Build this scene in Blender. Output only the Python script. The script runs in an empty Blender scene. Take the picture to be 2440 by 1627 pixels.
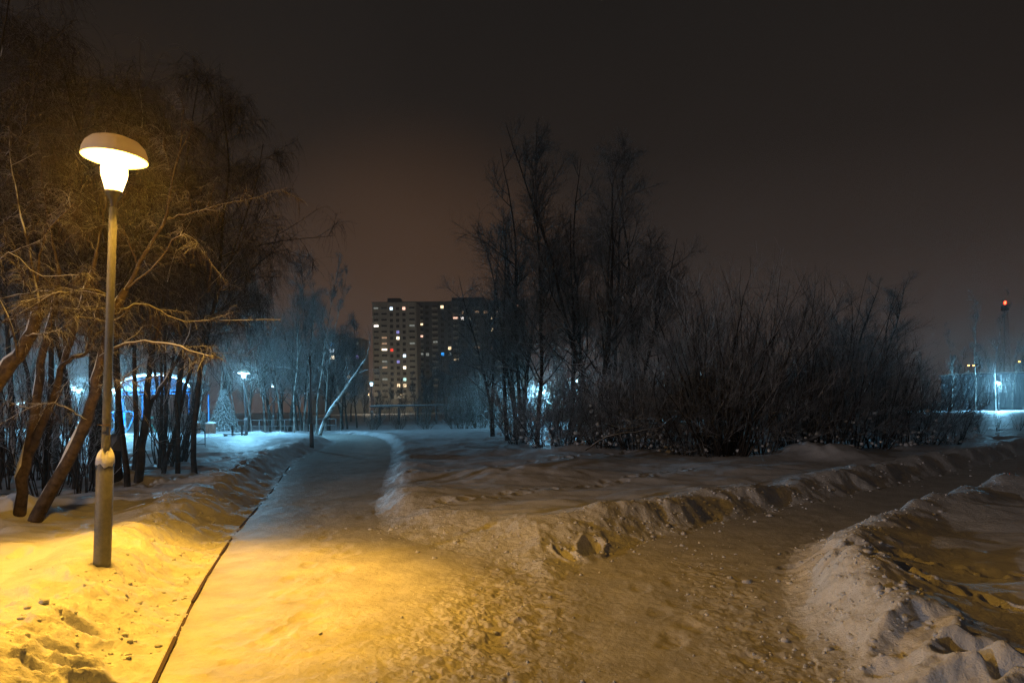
import bpy, math, random
import numpy as np
from mathutils import Matrix, Vector

SC = bpy.context.scene
COL = SC.collection
rng = np.random.default_rng(11)
random.seed(5)

# ------------------------------------------------------------------ camera
CAM_H = 1.7                       # eye height over the trodden path
FPX, CX, HY = 1627.0, 1220.0, 969.0   # a 24 mm lens over a 2440 px wide picture, shifted upwards
ROLL = math.radians(0.8)
cam_data = bpy.data.cameras.new('camera')
cam_data.lens = 24.0
cam_data.sensor_width = 36.0
cam_data.sensor_fit = 'HORIZONTAL'
cam_data.shift_y = 155.5 / 2440.0
cam_data.clip_start = 0.05
cam_data.clip_end = 3000.0
cam = bpy.data.objects.new('camera', cam_data)
COL.objects.link(cam)
cam.matrix_world = (Matrix.Translation((0, 0, CAM_H)) @ Matrix.Rotation(math.radians(90), 4, 'X')
                    @ Matrix.Rotation(-ROLL, 4, 'Z'))
SC.camera = cam

# ------------------------------------------------------------------ night sky
world = bpy.data.worlds.new('World')
SC.world = world
world.use_nodes = True
wn, wl = world.node_tree.nodes, world.node_tree.links
wn.clear()
wo = wn.new('ShaderNodeOutputWorld')
tc = wn.new('ShaderNodeTexCoord')
sep = wn.new('ShaderNodeSeparateXYZ')
wl.new(tc.outputs['Generated'], sep.inputs[0])
ramp = wn.new('ShaderNodeValToRGB')
wl.new(sep.outputs['Z'], ramp.inputs[0])
els = ramp.color_ramp.elements
els[0].position, els[0].color = 0.0, (0.062, 0.046, 0.039, 1)
els[1].position, els[1].color = 1.0, (0.009, 0.0085, 0.0082, 1)
for p, c in ((0.10, (0.048, 0.0345, 0.0285, 1)), (0.20, (0.028, 0.0210, 0.0175, 1)), (0.34, (0.0158, 0.0128, 0.0110, 1)), (0.50, (0.0118, 0.0105, 0.0096, 1))):
    e = els.new(p); e.color = c
# the town's glow low in the cloud, strongest over the apartment blocks
dot = wn.new('ShaderNodeVectorMath'); dot.operation = 'DOT_PRODUCT'
wl.new(tc.outputs['Generated'], dot.inputs[0])
gv = Vector((-0.14, 1.0, 0.10)).normalized()
dot.inputs[1].default_value = gv
gr = wn.new('ShaderNodeMapRange')
gr.interpolation_type = 'SMOOTHSTEP'
gr.inputs['From Min'].default_value = 0.945
gr.inputs['From Max'].default_value = 1.0
wl.new(dot.outputs['Value'], gr.inputs['Value'])
cloud = wn.new('ShaderNodeTexNoise'); cloud.inputs['Scale'].default_value = 2.2; cloud.inputs['Detail'].default_value = 4
wl.new(tc.outputs['Generated'], cloud.inputs['Vector'])
cm = wn.new('ShaderNodeMapRange')
cm.inputs['From Min'].default_value = 0.3; cm.inputs['From Max'].default_value = 0.7
cm.inputs['To Min'].default_value = 0.88; cm.inputs['To Max'].default_value = 1.12
wl.new(cloud.outputs['Fac'], cm.inputs['Value'])
mx = wn.new('ShaderNodeMixRGB'); mx.blend_type = 'ADD'
wl.new(gr.outputs['Result'], mx.inputs['Fac'])
wl.new(ramp.outputs['Color'], mx.inputs['Color1'])
mx.inputs['Color2'].default_value = (0.034, 0.016, 0.006, 1)
mu = wn.new('ShaderNodeMixRGB'); mu.blend_type = 'MULTIPLY'; mu.inputs['Fac'].default_value = 1
wl.new(mx.outputs['Color'], mu.inputs['Color1']); wl.new(cm.outputs['Result'], mu.inputs['Color2'])
bg = wn.new('ShaderNodeBackground'); bg.inputs['Strength'].default_value = 1.0
wt = wn.new('ShaderNodeMixRGB'); wt.blend_type = 'MULTIPLY'; wt.inputs['Fac'].default_value = 1
wt.inputs['Color2'].default_value = (1.11, 1.04, 1.02, 1)
wl.new(mu.outputs['Color'], wt.inputs['Color1'])
wl.new(wt.outputs['Color'], bg.inputs['Color'])
wl.new(bg.outputs[0], wo.inputs['Surface'])

# ------------------------------------------------------------------ exposure and sampling
SC.view_settings.view_transform = 'Standard'
SC.view_settings.look = 'None'
SC.view_settings.exposure = 0.0
SC.view_settings.gamma = 1.0
SC.view_settings.use_curve_mapping = False
cy = SC.cycles
cy.max_bounces = 4
cy.diffuse_bounces = 2
cy.glossy_bounces = 2
cy.transmission_bounces = 2
cy.transparent_max_bounces = 8
cy.volume_bounces = 0
cy.caustics_reflective = False
cy.caustics_refractive = False
cy.sample_clamp_indirect = 3.0
cy.use_denoising = True
cy.denoising_prefilter = 'NONE'

WARM = (1.0, 0.495, 0.050)       # sodium lamp
COLD = (0.24, 0.66, 1.0)        # cold LED lamp
PALE = (0.96, 0.92, 1.0)        # far white flood lamp beside the park
HAZE_DENSITY = 0.0008

# ------------------------------------------------------------------ pixel <-> place helpers (planning only)
def ray(px, py):
    u, v = (px - CX) / FPX, -(py - HY) / FPX
    c, s = math.cos(ROLL), math.sin(ROLL)
    return (u * c + v * s, 1.0, -u * s + v * c)

def P(px, py, d):
    r = ray(px, py)
    return np.array((r[0] * d, d, CAM_H + r[2] * d))

def G(px, py, z=0.0):
    r = ray(px, py)
    d = (z - CAM_H) / r[2]
    return np.array((r[0] * d, d, z))

# ------------------------------------------------------------------ numpy noise
def _hash(ix, iy, seed):
    h = (ix.astype(np.int64) * 374761393 + iy.astype(np.int64) * 668265263 + seed * 974634777) & 0xffffffff
    h = ((h ^ (h >> 13)) * 1274126177) & 0xffffffff
    h = ((h ^ (h >> 16)) * 2246822519) & 0xffffffff
    return (h ^ (h >> 15)) & 0xffffffff

def gnoise(x, y, seed=0):
    ix, iy = np.floor(x), np.floor(y)
    fx, fy = x - ix, y - iy
    ux, uy = fx * fx * fx * (fx * (fx * 6 - 15) + 10), fy * fy * fy * (fy * (fy * 6 - 15) + 10)
    out = 0
    for ax in (0, 1):
        for ay in (0, 1):
            a = _hash(ix + ax, iy + ay, seed) * (2 * math.pi / 4294967296.0)
            d = np.cos(a) * (fx - ax) + np.sin(a) * (fy - ay)
            out = out + d * (ux if ax else 1 - ux) * (uy if ay else 1 - uy)
    return out * 1.5

def fbm(x, y, octs=4, seed=0, gain=0.5):
    s, a, f = 0, 1.0, 1.0
    for o in range(octs):
        s = s + a * gnoise(x * f + 13.7 * o, y * f - 7.1 * o, seed + o)
        a *= gain; f *= 2.03
    return s

def billow(x, y, octs=3, seed=0):
    s, a, f = 0, 1.0, 1.0
    for o in range(octs):
        s = s + a * (2.6 * np.sqrt(gnoise(x * f + 3.3 * o, y * f + 9.1 * o, seed + o) ** 2 + .006) - .8)
        a *= 0.5; f *= 2.1
    return s / 1.75

def sstep(a, b, x):
    t = np.clip((x - a) / (b - a), 0, 1)
    return t * t * (3 - 2 * t)

# ------------------------------------------------------------------ where the trodden paths run
KERB_PX = [(370, 1627), (470, 1410), (560, 1270), (640, 1180), (690, 1110)]
PA_LEFT = [G(*p)[:2] for p in KERB_PX + [(735, 1084), (788, 1064), (806, 1053), (788, 1047), (735, 1042), (640, 1038), (540, 1036)]]
PA_FAR = [G(*p)[:2] for p in [(520, 1029), (620, 1030), (720, 1032), (800, 1032), (875, 1037), (912, 1047), (930, 1064), (926, 1100), (908, 1150), (888, 1215)]]
ISLE = [G(*p)[:2] for p in [(905, 1262), (985, 1292), (1070, 1310), (1150, 1332), (1235, 1372), (1330, 1388), (1385, 1350)]]
PB_LEFT = [G(*p)[:2] for p in [(1500, 1298), (1640, 1264), (1760, 1234), (1850, 1214), (2000, 1185), (2200, 1140), (2440, 1086)]]
PB_RIGHT = [G(*p)[:2] for p in [(2440, 1142), (2200, 1196), (2000, 1262), (1885, 1310), (1850, 1400), (1880, 1500), (1965, 1627)]]
POLY = ([np.array((1.6, -9.0)), np.array((-0.9, 0.0))] + PA_LEFT + PA_FAR + ISLE + PB_LEFT
        + [np.array((29.0, 33.5)), np.array((46.0, 46.0)), np.array((48.0, 41.0)), np.array((29.0, 27.0))]
        + PB_RIGHT + [np.array((2.1, 0.0)), np.array((4.5, -9.0))])
POLY = np.array([p[:2] for p in POLY])
nL = 2 + len(PA_LEFT)
nF = nL + len(PA_FAR)
nI = nF + len(ISLE) + len(PB_LEFT) + 2

def poly_sd(X, Y):
    """signed distance to the path outline (negative on the path) and which side's edge is nearest"""
    best = np.full(X.shape, 1e9)
    side = np.zeros(X.shape, np.int8)
    inside = np.zeros(X.shape, bool)
    n = len(POLY)
    for i in range(n):
        a, b = POLY[i], POLY[(i + 1) % n]
        d = b - a
        t = np.clip(((X - a[0]) * d[0] + (Y - a[1]) * d[1]) / (d @ d), 0, 1)
        q = np.hypot(X - a[0] - t * d[0], Y - a[1] - t * d[1])
        m = q < best
        best = np.where(m, q, best)
        k = 0 if i < nL - 1 else (1 if i < nI - 1 else 2)
        side = np.where(m, k, side)
        c = ((a[1] > Y) != (b[1] > Y)) & (X < (b[0] - a[0]) * (Y - a[1]) / (b[1] - a[1] + 1e-12) + a[0])
        inside ^= c
    return np.where(inside, -best, best), side

DENTS = []   # (x, y, rx, ry, angle, depth)
for (px, py, z, rx, ry, an, dp) in [
        (200, 1475, .25, .13, .10, .3, .10), (188, 1555, .22, .10, .14, .6, .15), (240, 1590, .2, .16, .11, .2, .17),
        (300, 1612, .15, .12, .09, .1, .12), (90, 1560, .25, .30, .08, .35, .045), (40, 1590, .25, .28, .07, .35, .045),
        (160, 1520, .25, .22, .06, .4, .07),
        (1407, 1290, .12, .12, .30, -.25, .24), (1345, 1300, .14, .08, .18, .4, .15),
        (2185, 1470, .3, .34, .15, .6, .11), (2270, 1570, .3, .38, .13, .2, .10),
        (1930, 1300, .25, .25, .12, -.4, .09), (2010, 1330, .25, .35, .12, -.5, .08)]:
    g = G(px, py, z)
    DENTS.append((g[0], g[1], rx, ry, an, dp))
_r = np.random.default_rng(3)
# trails of old footprints across the snow fields
def trail(p0, p1, n, dp=.07, jit=.05):
    a, b = G(*p0), G(*p1)
    dv = (b - a)[:2]; L = np.hypot(*dv); u = dv / L; nn = np.array((-u[1], u[0]))
    for i in range(n):
        c = a[:2] + dv * (i + .5) / n + nn * (0.09 if i % 2 else -0.09) + _r.normal(0, jit, 2)
        DENTS.append((c[0], c[1], .15, .09, math.atan2(u[1], u[0]) + _r.normal(0, .15), dp * _r.uniform(.7, 1.3)))
trail((1950, 1330, .28), (2440, 1420, .28), 9, .09)
trail((2080, 1300, .28), (2440, 1330, .28), 8, .07)
trail((2150, 1500, .28), (2440, 1560, .28), 5, .09)
trail((1000, 1200, .22), (1650, 1120, .22), 22, .06)
trail((960, 1130, .22), (1500, 1080, .22), 22, .06)
trail((0, 1330, .26), (220, 1240, .26), 5, .04)
trail((690, 1620, 0), (800, 1200, 0), 16, .008, .12)
trail((830, 1300, 0), (560, 1620, 0), 12, .008, .12)
trail((1480, 1620, 0), (1960, 1225, 0), 16, .008, .12)
trail((1720, 1600, 0), (1500, 1330, 0), 9, .008, .12)
trail((330, 1160, .25), (600, 1110, .25), 16, .06)
trail((300, 1120, .25), (640, 1075, .25), 26, .06)
MOUNDS = []
for (px, py, r, h) in [(1985, 1085, .9, .34), (2090, 1055, .8, .40), (2150, 1040, 1.0, .35), (1900, 1080, .6, .22), (1380, 1072, 1.1, .18),
                       (1700, 1075, .9, .2), (1560, 1078, .8, .16), (1640, 1068, 1.2, .2), (60, 1262, .55, .10), (340, 1150, .5, .16),
                       (25, 1235, .55, .2), (310, 1215, .35, .06), (52, 1232, .28, .16), (18, 1222, .28, .16), (302, 1148, .35, .2),  (1230, 1130, 1.2, .15)]:
    g = G(px, py, .25)
    MOUNDS.append((g[0], g[1], r, h))

def hz(X, Y):
    X = np.asarray(X, float); Y = np.asarray(Y, float)
    r = np.hypot(X, Y)
    near = 1 - sstep(28, 60, r)
    fine = 1 - sstep(12, 30, r)
    sd, side = poly_sd(X, Y)
    sdw = sd + near * 0.09 * fbm(X * 1.1, Y * 1.1, 3, 40) + fine * 0.02 * fbm(X * 5, Y * 5, 2, 45)
    # the kerb keeps its straight line
    kerb = (side == 0) & (Y < 16)
    sdw = np.where(kerb, sd + 0.012 * fbm(X * 6, Y * 6, 2, 46), sdw)
    o = np.maximum(sdw, 0)
    field = np.choose(side, (0.24, 0.22, 0.15))
    amp = np.choose(side, (0.13, 0.15, 0.19))
    wid = np.choose(side, (1.00, 0.62, 0.68))
    lowfront = np.exp(-(((X + 1.2) / 1.9) ** 2 + ((Y - 8.4) / 1.6) ** 2))      # the worn-down nose of the island
    amp = amp * (1 - .9 * lowfront)
    patha = (side == 1) * sstep(1.2, -.6, X - .05 * Y)          # only a low rim towards the left path
    amp = amp * (1 - .62 * patha)
    field = field * (1 - .25 * patha * np.exp(-np.maximum(sd, 0) / 2.5))
    wid = wid + 1.3 * lowfront
    lmp = 0.75 + 0.55 * fbm(X * .8, Y * .8, 3, 21)
    rise = sstep(0, 1, o / wid)
    z = field * rise + amp * lmp * np.exp(-((o - wid) / (0.55 * wid + .12)) ** 2) * sstep(0, .8, o / wid)
    # drifts and small relief
    dr = fbm(X * .28, Y * .5, 3, 1) * 0.10 * rise
    z = z + dr * (0.4 + 0.6 * near)
    rip = fbm(X * 1.4 + .5 * Y, Y * 3.2, 3, 5) * 0.022 * rise * near
    z = z + rip
    onb = np.exp(-((o - wid * .6) / (.7 * wid)) ** 2) * (sdw > 0)
    lump = .45 * billow(X * 2.2, Y * 2.2, 2, 8) + .7 * fbm(X * 1.9, Y * 1.9, 3, 9)
    bank_l = np.choose(side, (0.075, 0.075, 0.05)) * (1 - .6 * patha)
    bank_l = bank_l * (1 - .35 * (side == 0) * sstep(6, 4, Y))
    z = z + bank_l * lump * onb * near
    z = z + (.006 * billow(X * 9, Y * 9, 2, 12) + .006 * fbm(X * 13, Y * 13, 3, 14, .6)) * onb * fine
    # the churned snow between the two paths and along the foot of the right bank
    ch = np.exp(-(((X + .25 - .1 * (Y - 5)) / .62) ** 2 + ((Y - 5.4) / 1.9) ** 2)) + .5 * np.exp(-(((X - 1.75 - .12 * (Y - 5)) / .42) ** 2)) * sstep(8.5, 6.5, Y)
    ch = np.clip(ch, 0, 1) * fine
    crumbs = np.maximum(fbm(X * 4.5, Y * 5, 5, 31, .68), -.5)
    crumbs = crumbs - .9 * np.maximum(fbm(X * 9, Y * 9, 3, 37, .6) - .18, 0)
    z = z + ch * (0.028 * crumbs) * (1 - .5 * rise)
    # the packed path: shallow ruts and tread
    pth = (1 - rise)
    z = z + pth * fine * (0.006 * fbm(X * 3, Y * 3, 3, 50) + .0018 * fbm(X * 15, Y * 15, 2, 55)) + pth * near * .012 * fbm(X * .7, Y * .7, 2, 57)
    # loose crumbly snow thrown on the near left verge
    vl = (side == 0) * np.exp(-((o - .75) / .55) ** 2) * fine * sstep(7.5, 5, Y)
    z = z + vl * .035 * np.maximum(fbm(X * 6, Y * 6, 4, 61, .6), -.3)
    for (mx_, my_, mr, mh) in MOUNDS:
        z = z + mh * np.exp(-((X - mx_) ** 2 + (Y - my_) ** 2) / (mr * mr)) * (1 + .35 * fbm(X * 2, Y * 2, 2, 71)) * rise
    for (dx, dy, rx, ry, an, dp) in DENTS:
        m = (np.abs(X - dx) < 1.5) & (np.abs(Y - dy) < 1.5)
        if not m.any():
            continue
        ca, sa = math.cos(an), math.sin(an)
        ex = (X[m] - dx) * ca + (Y[m] - dy) * sa
        ey = -(X[m] - dx) * sa + (Y[m] - dy) * ca
        q = np.sqrt((ex / rx) ** 2 + (ey / ry) ** 2) * (1 + .18 * fbm(X[m] * 5, Y[m] * 5, 2, 81))
        z[m] += dp * (-(1 - sstep(.45, 1.2, q)) + .22 * np.exp(-((q - 1.35) / .3) ** 2))
    # the land falls a little beyond the park, rises nowhere
    z = z - 0.75 * sstep(44, 72, Y) * (1 - sstep(15, 38, X))
    return z

def hz1(x, y):
    return float(hz(np.array([x]), np.array([y]))[0])

def hit(px, py, dmin=3.0, dmax=140.0):
    """where the view ray through a picture point meets the snow"""
    rx, _, rz = ray(px, py)
    d = np.geomspace(dmin, dmax, 1500)
    g = CAM_H + rz * d - hz(rx * d, d)
    k = int(np.argmax(g < 0)) if (g < 0).any() else len(d) - 1
    return np.array((rx * d[k], d[k], hz1(rx * d[k], d[k])))

# ------------------------------------------------------------------ materials
def nmat(name):
    m = bpy.data.materials.new(name)
    m.use_nodes = True
    nt = m.node_tree
    return m, nt.nodes, nt.links, nt.nodes['Principled BSDF']

def tex(nodes, links, kind, scale, detail=3, rough=.6, coord='Object'):
    t = nodes.new('ShaderNodeTexCoord')
    n = nodes.new(kind)
    n.inputs['Scale'].default_value = scale
    if kind == 'ShaderNodeTexNoise':
        n.inputs['Detail'].default_value = detail
        n.inputs['Roughness'].default_value = rough
    links.new(t.outputs[coord], n.inputs['Vector'])
    return n

def rampn(nodes, links, src, stops):
    r = nodes.new('ShaderNodeValToRGB')
    e = r.color_ramp.elements
    e[0].position, e[0].color = stops[0][0], (*stops[0][1], 1)
    e[1].position, e[1].color = stops[-1][0], (*stops[-1][1], 1)
    for p, c in stops[1:-1]:
        k = e.new(p); k.color = (*c, 1)
    links.new(src, r.inputs[0])
    return r

def bump(nodes, links, bsdf, src, strength, dist, prev=None):
    b = nodes.new('ShaderNodeBump')
    b.inputs['Strength'].default_value = strength
    b.inputs['Distance'].default_value = dist
    links.new(src, b.inputs['Height'])
    if prev is not None:
        links.new(prev.outputs['Normal'], b.inputs['Normal'])
    links.new(b.outputs['Normal'], bsdf.inputs['Normal'])
    return b

def snow_mat(name, lo, hi, sc=3.0, b1=.5, rough=.55, fleck=None):
    m, n, l, bs = nmat(name)
    a = tex(n, l, 'ShaderNodeTexNoise', sc, 6, .62)
    r = rampn(n, l, a.outputs['Fac'], [(.3, lo), (.62, hi)])
    col = r.outputs['Color']
    if fleck:
        f = tex(n, l, 'ShaderNodeTexNoise', 26, 5, .7)
        fr = rampn(n, l, f.outputs['Fac'], [(.60, (0, 0, 0)), (.72, (1, 1, 1))])
        f2 = tex(n, l, 'ShaderNodeTexNoise', 1.3, 3, .6)
        fr2 = rampn(n, l, f2.outputs['Fac'], [(.45, (0, 0, 0)), (.65, (1, 1, 1))])
        mm = n.new('ShaderNodeMath'); mm.operation = 'MULTIPLY'
        l.new(fr.outputs['Color'], mm.inputs[0]); l.new(fr2.outputs['Color'], mm.inputs[1])
        mixc = n.new('ShaderNodeMixRGB')
        l.new(mm.outputs[0], mixc.inputs['Fac']); l.new(col, mixc.inputs['Color1'])
        mixc.inputs['Color2'].default_value = (*fleck, 1)
        col = mixc.outputs['Color']
    l.new(col, bs.inputs['Base Color'])
    bs.inputs['Roughness'].default_value = rough
    bs.inputs['Specular IOR Level'].default_value = .25
    c1 = tex(n, l, 'ShaderNodeTexNoise', 16, 5, .65)
    c2 = tex(n, l, 'ShaderNodeTexNoise', 110, 3, .6)
    p = bump(n, l, bs, c1.outputs['Fac'], b1, .03)
    bump(n, l, bs, c2.outputs['Fac'], b1 * .9, .006, p)
    return m

M = {}
M['snow'] = snow_mat('snow', (.74, .75, .78), (.84, .85, .88), 2.2, .35)
M['bank'] = snow_mat('bank_snow', (.66, .66, .67), (.83, .84, .86), 5.0, .75, fleck=(.42, .38, .34))
M['path'] = snow_mat('packed_snow', (.50, .49, .46), (.72, .71, .68), 2.4, .40, .5, fleck=(.40, .37, .34))
M['cap'] = snow_mat('cap_snow', (.80, .81, .84), (.86, .87, .89), 9, .5)

def plain(name, col, rough=.6, metal=0., sc=14., var=.25, bmp=0.15, spec=.4):
    m, n, l, bs = nmat(name)
    a = tex(n, l, 'ShaderNodeTexNoise', sc, 5, .6)
    c = np.array(col)
    r = rampn(n, l, a.outputs['Fac'], [(.3, tuple(c * (1 - var))), (.7, tuple(np.minimum(c * (1 + var), 1)))])
    l.new(r.outputs['Color'], bs.inputs['Base Color'])
    bs.inputs['Roughness'].default_value = rough
    bs.inputs['Metallic'].default_value = metal
    bs.inputs['Specular IOR Level'].default_value = spec
    if bmp:
        bump(n, l, bs, a.outputs['Fac'], bmp, .01)
    return m

M['pole'] = plain('painted_pole', (.145, .147, .155), .5, 0, 25, .18, .08)
M['dark_pole'] = plain('dark_painted_pole', (.10, .105, .11), .55, 0, 25, .2, .08)
M['canopy'] = plain('lamp_canopy', (.72, .72, .71), .55, 0, 9, .1, .0)
def opal():
    m, n, l, bs = nmat('opal_canopy')
    bs.inputs['Base Color'].default_value = (.66, .65, .63, 1); bs.inputs['Roughness'].default_value = .45
    tr_ = n.new('ShaderNodeBsdfTranslucent'); tr_.inputs['Color'].default_value = (.75, .66, .5, 1)
    x = n.new('ShaderNodeMixShader'); x.inputs[0].default_value = .30
    l.new(bs.outputs[0], x.inputs[1]); l.new(tr_.outputs[0], x.inputs[2]); l.new(x.outputs[0], n['Material Output'].inputs['Surface'])
    return m
M['canopy'] = opal()
M['black'] = plain('black_metal', (.02, .02, .022), .5, 0, 20, .2, .05)
M['rust'] = plain('rust_brown', (.085, .05, .035), .85, 0, 30, .35, .3)
M['kerb'] = plain('kerb_concrete', (.085, .055, .045), .9, 0, 30, .35, .4)
M['blue'] = plain('blue_paint', (.03, .24, .62), .45, 0, 10, .15, .0)
M['teal'] = plain('teal_paint', (.02, .30, .24), .45, 0, 10, .15, .0)
M['blue_panel'] = plain('blue_sheet', (.016, .030, .075), .35, 0, 4, .2, .0)
M['roof_sheet'] = plain('pale_roof_sheet', (.35, .38, .42), .45, 0, 4, .1, .0)
M['slat'] = plain('bin_wood', (.20, .085, .055), .8, 0, 9, .3, .2)
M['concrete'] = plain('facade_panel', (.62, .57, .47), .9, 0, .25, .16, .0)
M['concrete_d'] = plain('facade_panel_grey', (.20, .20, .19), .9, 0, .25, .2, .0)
M['balcony'] = plain('balcony_panel', (.64, .59, .49), .85, 0, .3, .18, .0)
M['roofing'] = plain('roof_felt', (.05, .05, .05), .95, 0, .4, .2, .0)
M['wframe'] = plain('window_frame', (.16, .155, .15), .7, 0, 2, .1, .0)
M['ribbed'] = plain('ribbed_cladding', (.20, .25, .29), .6, 0, .8, .18, .0)
M['mast'] = plain('mast_steel', (.16, .15, .15), .6, .0, 2, .2, .0)
M['pipe'] = plain('pipe_wrap', (.12, .12, .12), .7, 0, 2, .2, .0)
M['wood_dark'] = plain('dark_wood', (.05, .045, .04), .85, 0, 8, .3, .2)

def glass_dark():
    m, n, l, bs = nmat('dark_window_glass')
    bs.inputs['Base Color'].default_value = (.015, .015, .017, 1)
    bs.inputs['Roughness'].default_value = .12
    return m
M['pane'] = glass_dark()

def emit(name, col, strength, sample=True):
    m = bpy.data.materials.new(name); m.use_nodes = True
    n, l = m.node_tree.nodes, m.node_tree.links
    n.clear()
    o = n.new('ShaderNodeOutputMaterial'); e = n.new('ShaderNodeEmission')
    e.inputs['Color'].default_value = (*col, 1); e.inputs['Strength'].default_value = strength
    l.new(e.outputs[0], o.inputs['Surface'])
    if not sample:
        m.cycles.emission_sampling = 'NONE'
    return m

def diffuser(name, col, strength):
    """glowing frosted lamp glass that the bulb's light passes through"""
    m = bpy.data.materials.new(name); m.use_nodes = True
    n, l = m.node_tree.nodes, m.node_tree.links
    n.clear()
    o = n.new('ShaderNodeOutputMaterial'); e = n.new('ShaderNodeEmission'); t = n.new('ShaderNodeBsdfTransparent')
    x = n.new('ShaderNodeMixShader'); x.inputs[0].default_value = .35
    e.inputs['Color'].default_value = (*col, 1); e.inputs['Strength'].default_value = strength
    l.new(t.outputs[0], x.inputs[1]); l.new(e.outputs[0], x.inputs[2]); l.new(x.outputs[0], o.inputs['Surface'])
    m.cycles.emission_sampling = 'NONE'
    return m
M['glow_warm'] = diffuser('sodium_glass', (1.0, .74, .34), 12)
M['glow_cold'] = diffuser('led_glass', (.45, .80, 1.0), 14)
M['glow_white'] = diffuser('white_glass', (1.0, .97, .98), 10)
M['led'] = emit('led_strip', (.42, .78, 1.0), 11.0)
for k, c, s in (('w_warm', (1, .72, .42), 2.6), ('w_hot', (1, .83, .58), 3.6), ('w_white', (1, .90, .84), 3.4), ('w_cold', (.62, .80, 1), 2.8),
                ('w_pink', (1, .55, .40), 2.2), ('w_red', (1, .07, .04), 1.3), ('w_violet', (.42, .40, 1), .8), ('w_dim', (1, .62, .36), .45),
                ('w_teal', (.55, .95, .85), 1.7), ('w_blue', (.03, .35, 1), 2.4), ('w_grey', (.8, .85, .75), .28)):
    M[k] = emit(k, c, s, False)
M['beacon'] = emit('red_beacon', (1, .06, .02), 14.0, False)
M['amber'] = emit('amber_lamp', (1, .45, .10), 10.0, False)

def bark(name, lo, hi, snow=.55, sc=10., patch=None, thresh=.35):
    """bark with snow lying on whatever faces upwards"""
    m, n, l, bs = nmat(name)
    a = tex(n, l, 'ShaderNodeTexNoise', sc, 5, .65)
    r = rampn(n, l, a.outputs['Fac'], [(.35, lo), (.65, hi)])
    col = r.outputs['Color']
    if patch:
        f = tex(n, l, 'ShaderNodeTexNoise', patch[1], 3, .5)
        fr = rampn(n, l, f.outputs['Fac'], [(.50, (0, 0, 0)), (.56, (1, 1, 1))])
        mp = n.new('ShaderNodeMixRGB')
        l.new(fr.outputs['Color'], mp.inputs['Fac']); l.new(col, mp.inputs['Color1'])
        mp.inputs['Color2'].default_value = (*patch[0], 1)
        col = mp.outputs['Color']
    g = n.new('ShaderNodeNewGeometry'); s = n.new('ShaderNodeSeparateXYZ')
    l.new(g.outputs['Normal'], s.inputs[0])
    nz = tex(n, l, 'ShaderNodeTexNoise', 3.0, 3, .6)
    ad = n.new('ShaderNodeMath'); ad.operation = 'MULTIPLY_ADD'
    l.new(nz.outputs['Fac'], ad.inputs[0]); ad.inputs[1].default_value = .9
    l.new(s.outputs['Z'], ad.inputs[2])
    mr = n.new('ShaderNodeMapRange'); mr.interpolation_type = 'SMOOTHSTEP'
    mr.inputs['From Min'].default_value = thresh + .45
    mr.inputs['From Max'].default_value = thresh + .65
    mr.inputs['To Max'].default_value = snow
    l.new(ad.outputs[0], mr.inputs['Value'])
    mx2 = n.new('ShaderNodeMixRGB')
    l.new(mr.outputs[0], mx2.inputs['Fac']); l.new(col, mx2.inputs['Color1'])
    mx2.inputs['Color2'].default_value = (.80, .81, .84, 1)
    l.new(mx2.outputs['Color'], bs.inputs['Base Color'])
    bs.inputs['Roughness'].default_value = .9
    bs.inputs['Specular IOR Level'].default_value = .15
    bump(n, l, bs, a.outputs['Fac'], .6, .02)
    return m
M['bark'] = bark('brown_bark', (.045, .032, .024), (.12, .088, .065), .9, 14)
M['bark_dark'] = bark('dark_bark', (.022, .019, .017), (.06, .05, .043), .8, 9)
M['birch'] = bark('birch_bark', (.22, .21, .19), (.36, .35, .32), .5, 5, ((.05, .045, .04), 2.4))
M['twig'] = bark('brown_twigs', (.045, .030, .020), (.095, .066, .046), .8, 6, None, .34)
M['twig_dark'] = bark('dark_twigs', (.06, .054, .048), (.13, .115, .10), .85, 5, None, .2)
M['twig_brown'] = bark('dark_brown_twigs', (.022, .016, .012), (.055, .040, .030), .6, 6, None, .45)
M['twig_snowy'] = bark('snowy_twigs', (.042, .039, .036), (.105, .096, .088), .85, 5, None, .0)
M['needle'] = bark('snowy_needles', (.02, .045, .025), (.05, .08, .045), .95, 4, None, .05)

# ------------------------------------------------------------------ mesh helpers
def mesh_np(name, verts, quads=None, tris=None, mat=None, smooth=True):
    me = bpy.data.meshes.new(name)
    verts = np.asarray(verts, np.float32).reshape(-1, 3)
    loops, starts, totals = [], [], 0
    fl = []
    if quads is not None and len(quads):
        quads = np.asarray(quads, np.int32); fl.append((quads.reshape(-1), 4, len(quads)))
    if tris is not None and len(tris):
        tris = np.asarray(tris, np.int32); fl.append((tris.reshape(-1), 3, len(tris)))
    nl = sum(len(a) for a, _, _ in fl); nf = sum(c for _, _, c in fl)
    me.vertices.add(len(verts)); me.vertices.foreach_set('co', verts.reshape(-1))
    me.loops.add(nl); me.polygons.add(nf)
    me.loops.foreach_set('vertex_index', np.concatenate([a for a, _, _ in fl]))
    st, k = [], 0
    for a, w, c in fl:
        st.append(k + np.arange(c, dtype=np.int32) * w); k += len(a)
    me.polygons.foreach_set('loop_start', np.concatenate(st))
    me.polygons.foreach_set('use_smooth', np.full(nf, smooth))
    me.update(calc_edges=True)
    if mat is not None:
        me.materials.append(mat)
    return me

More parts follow.
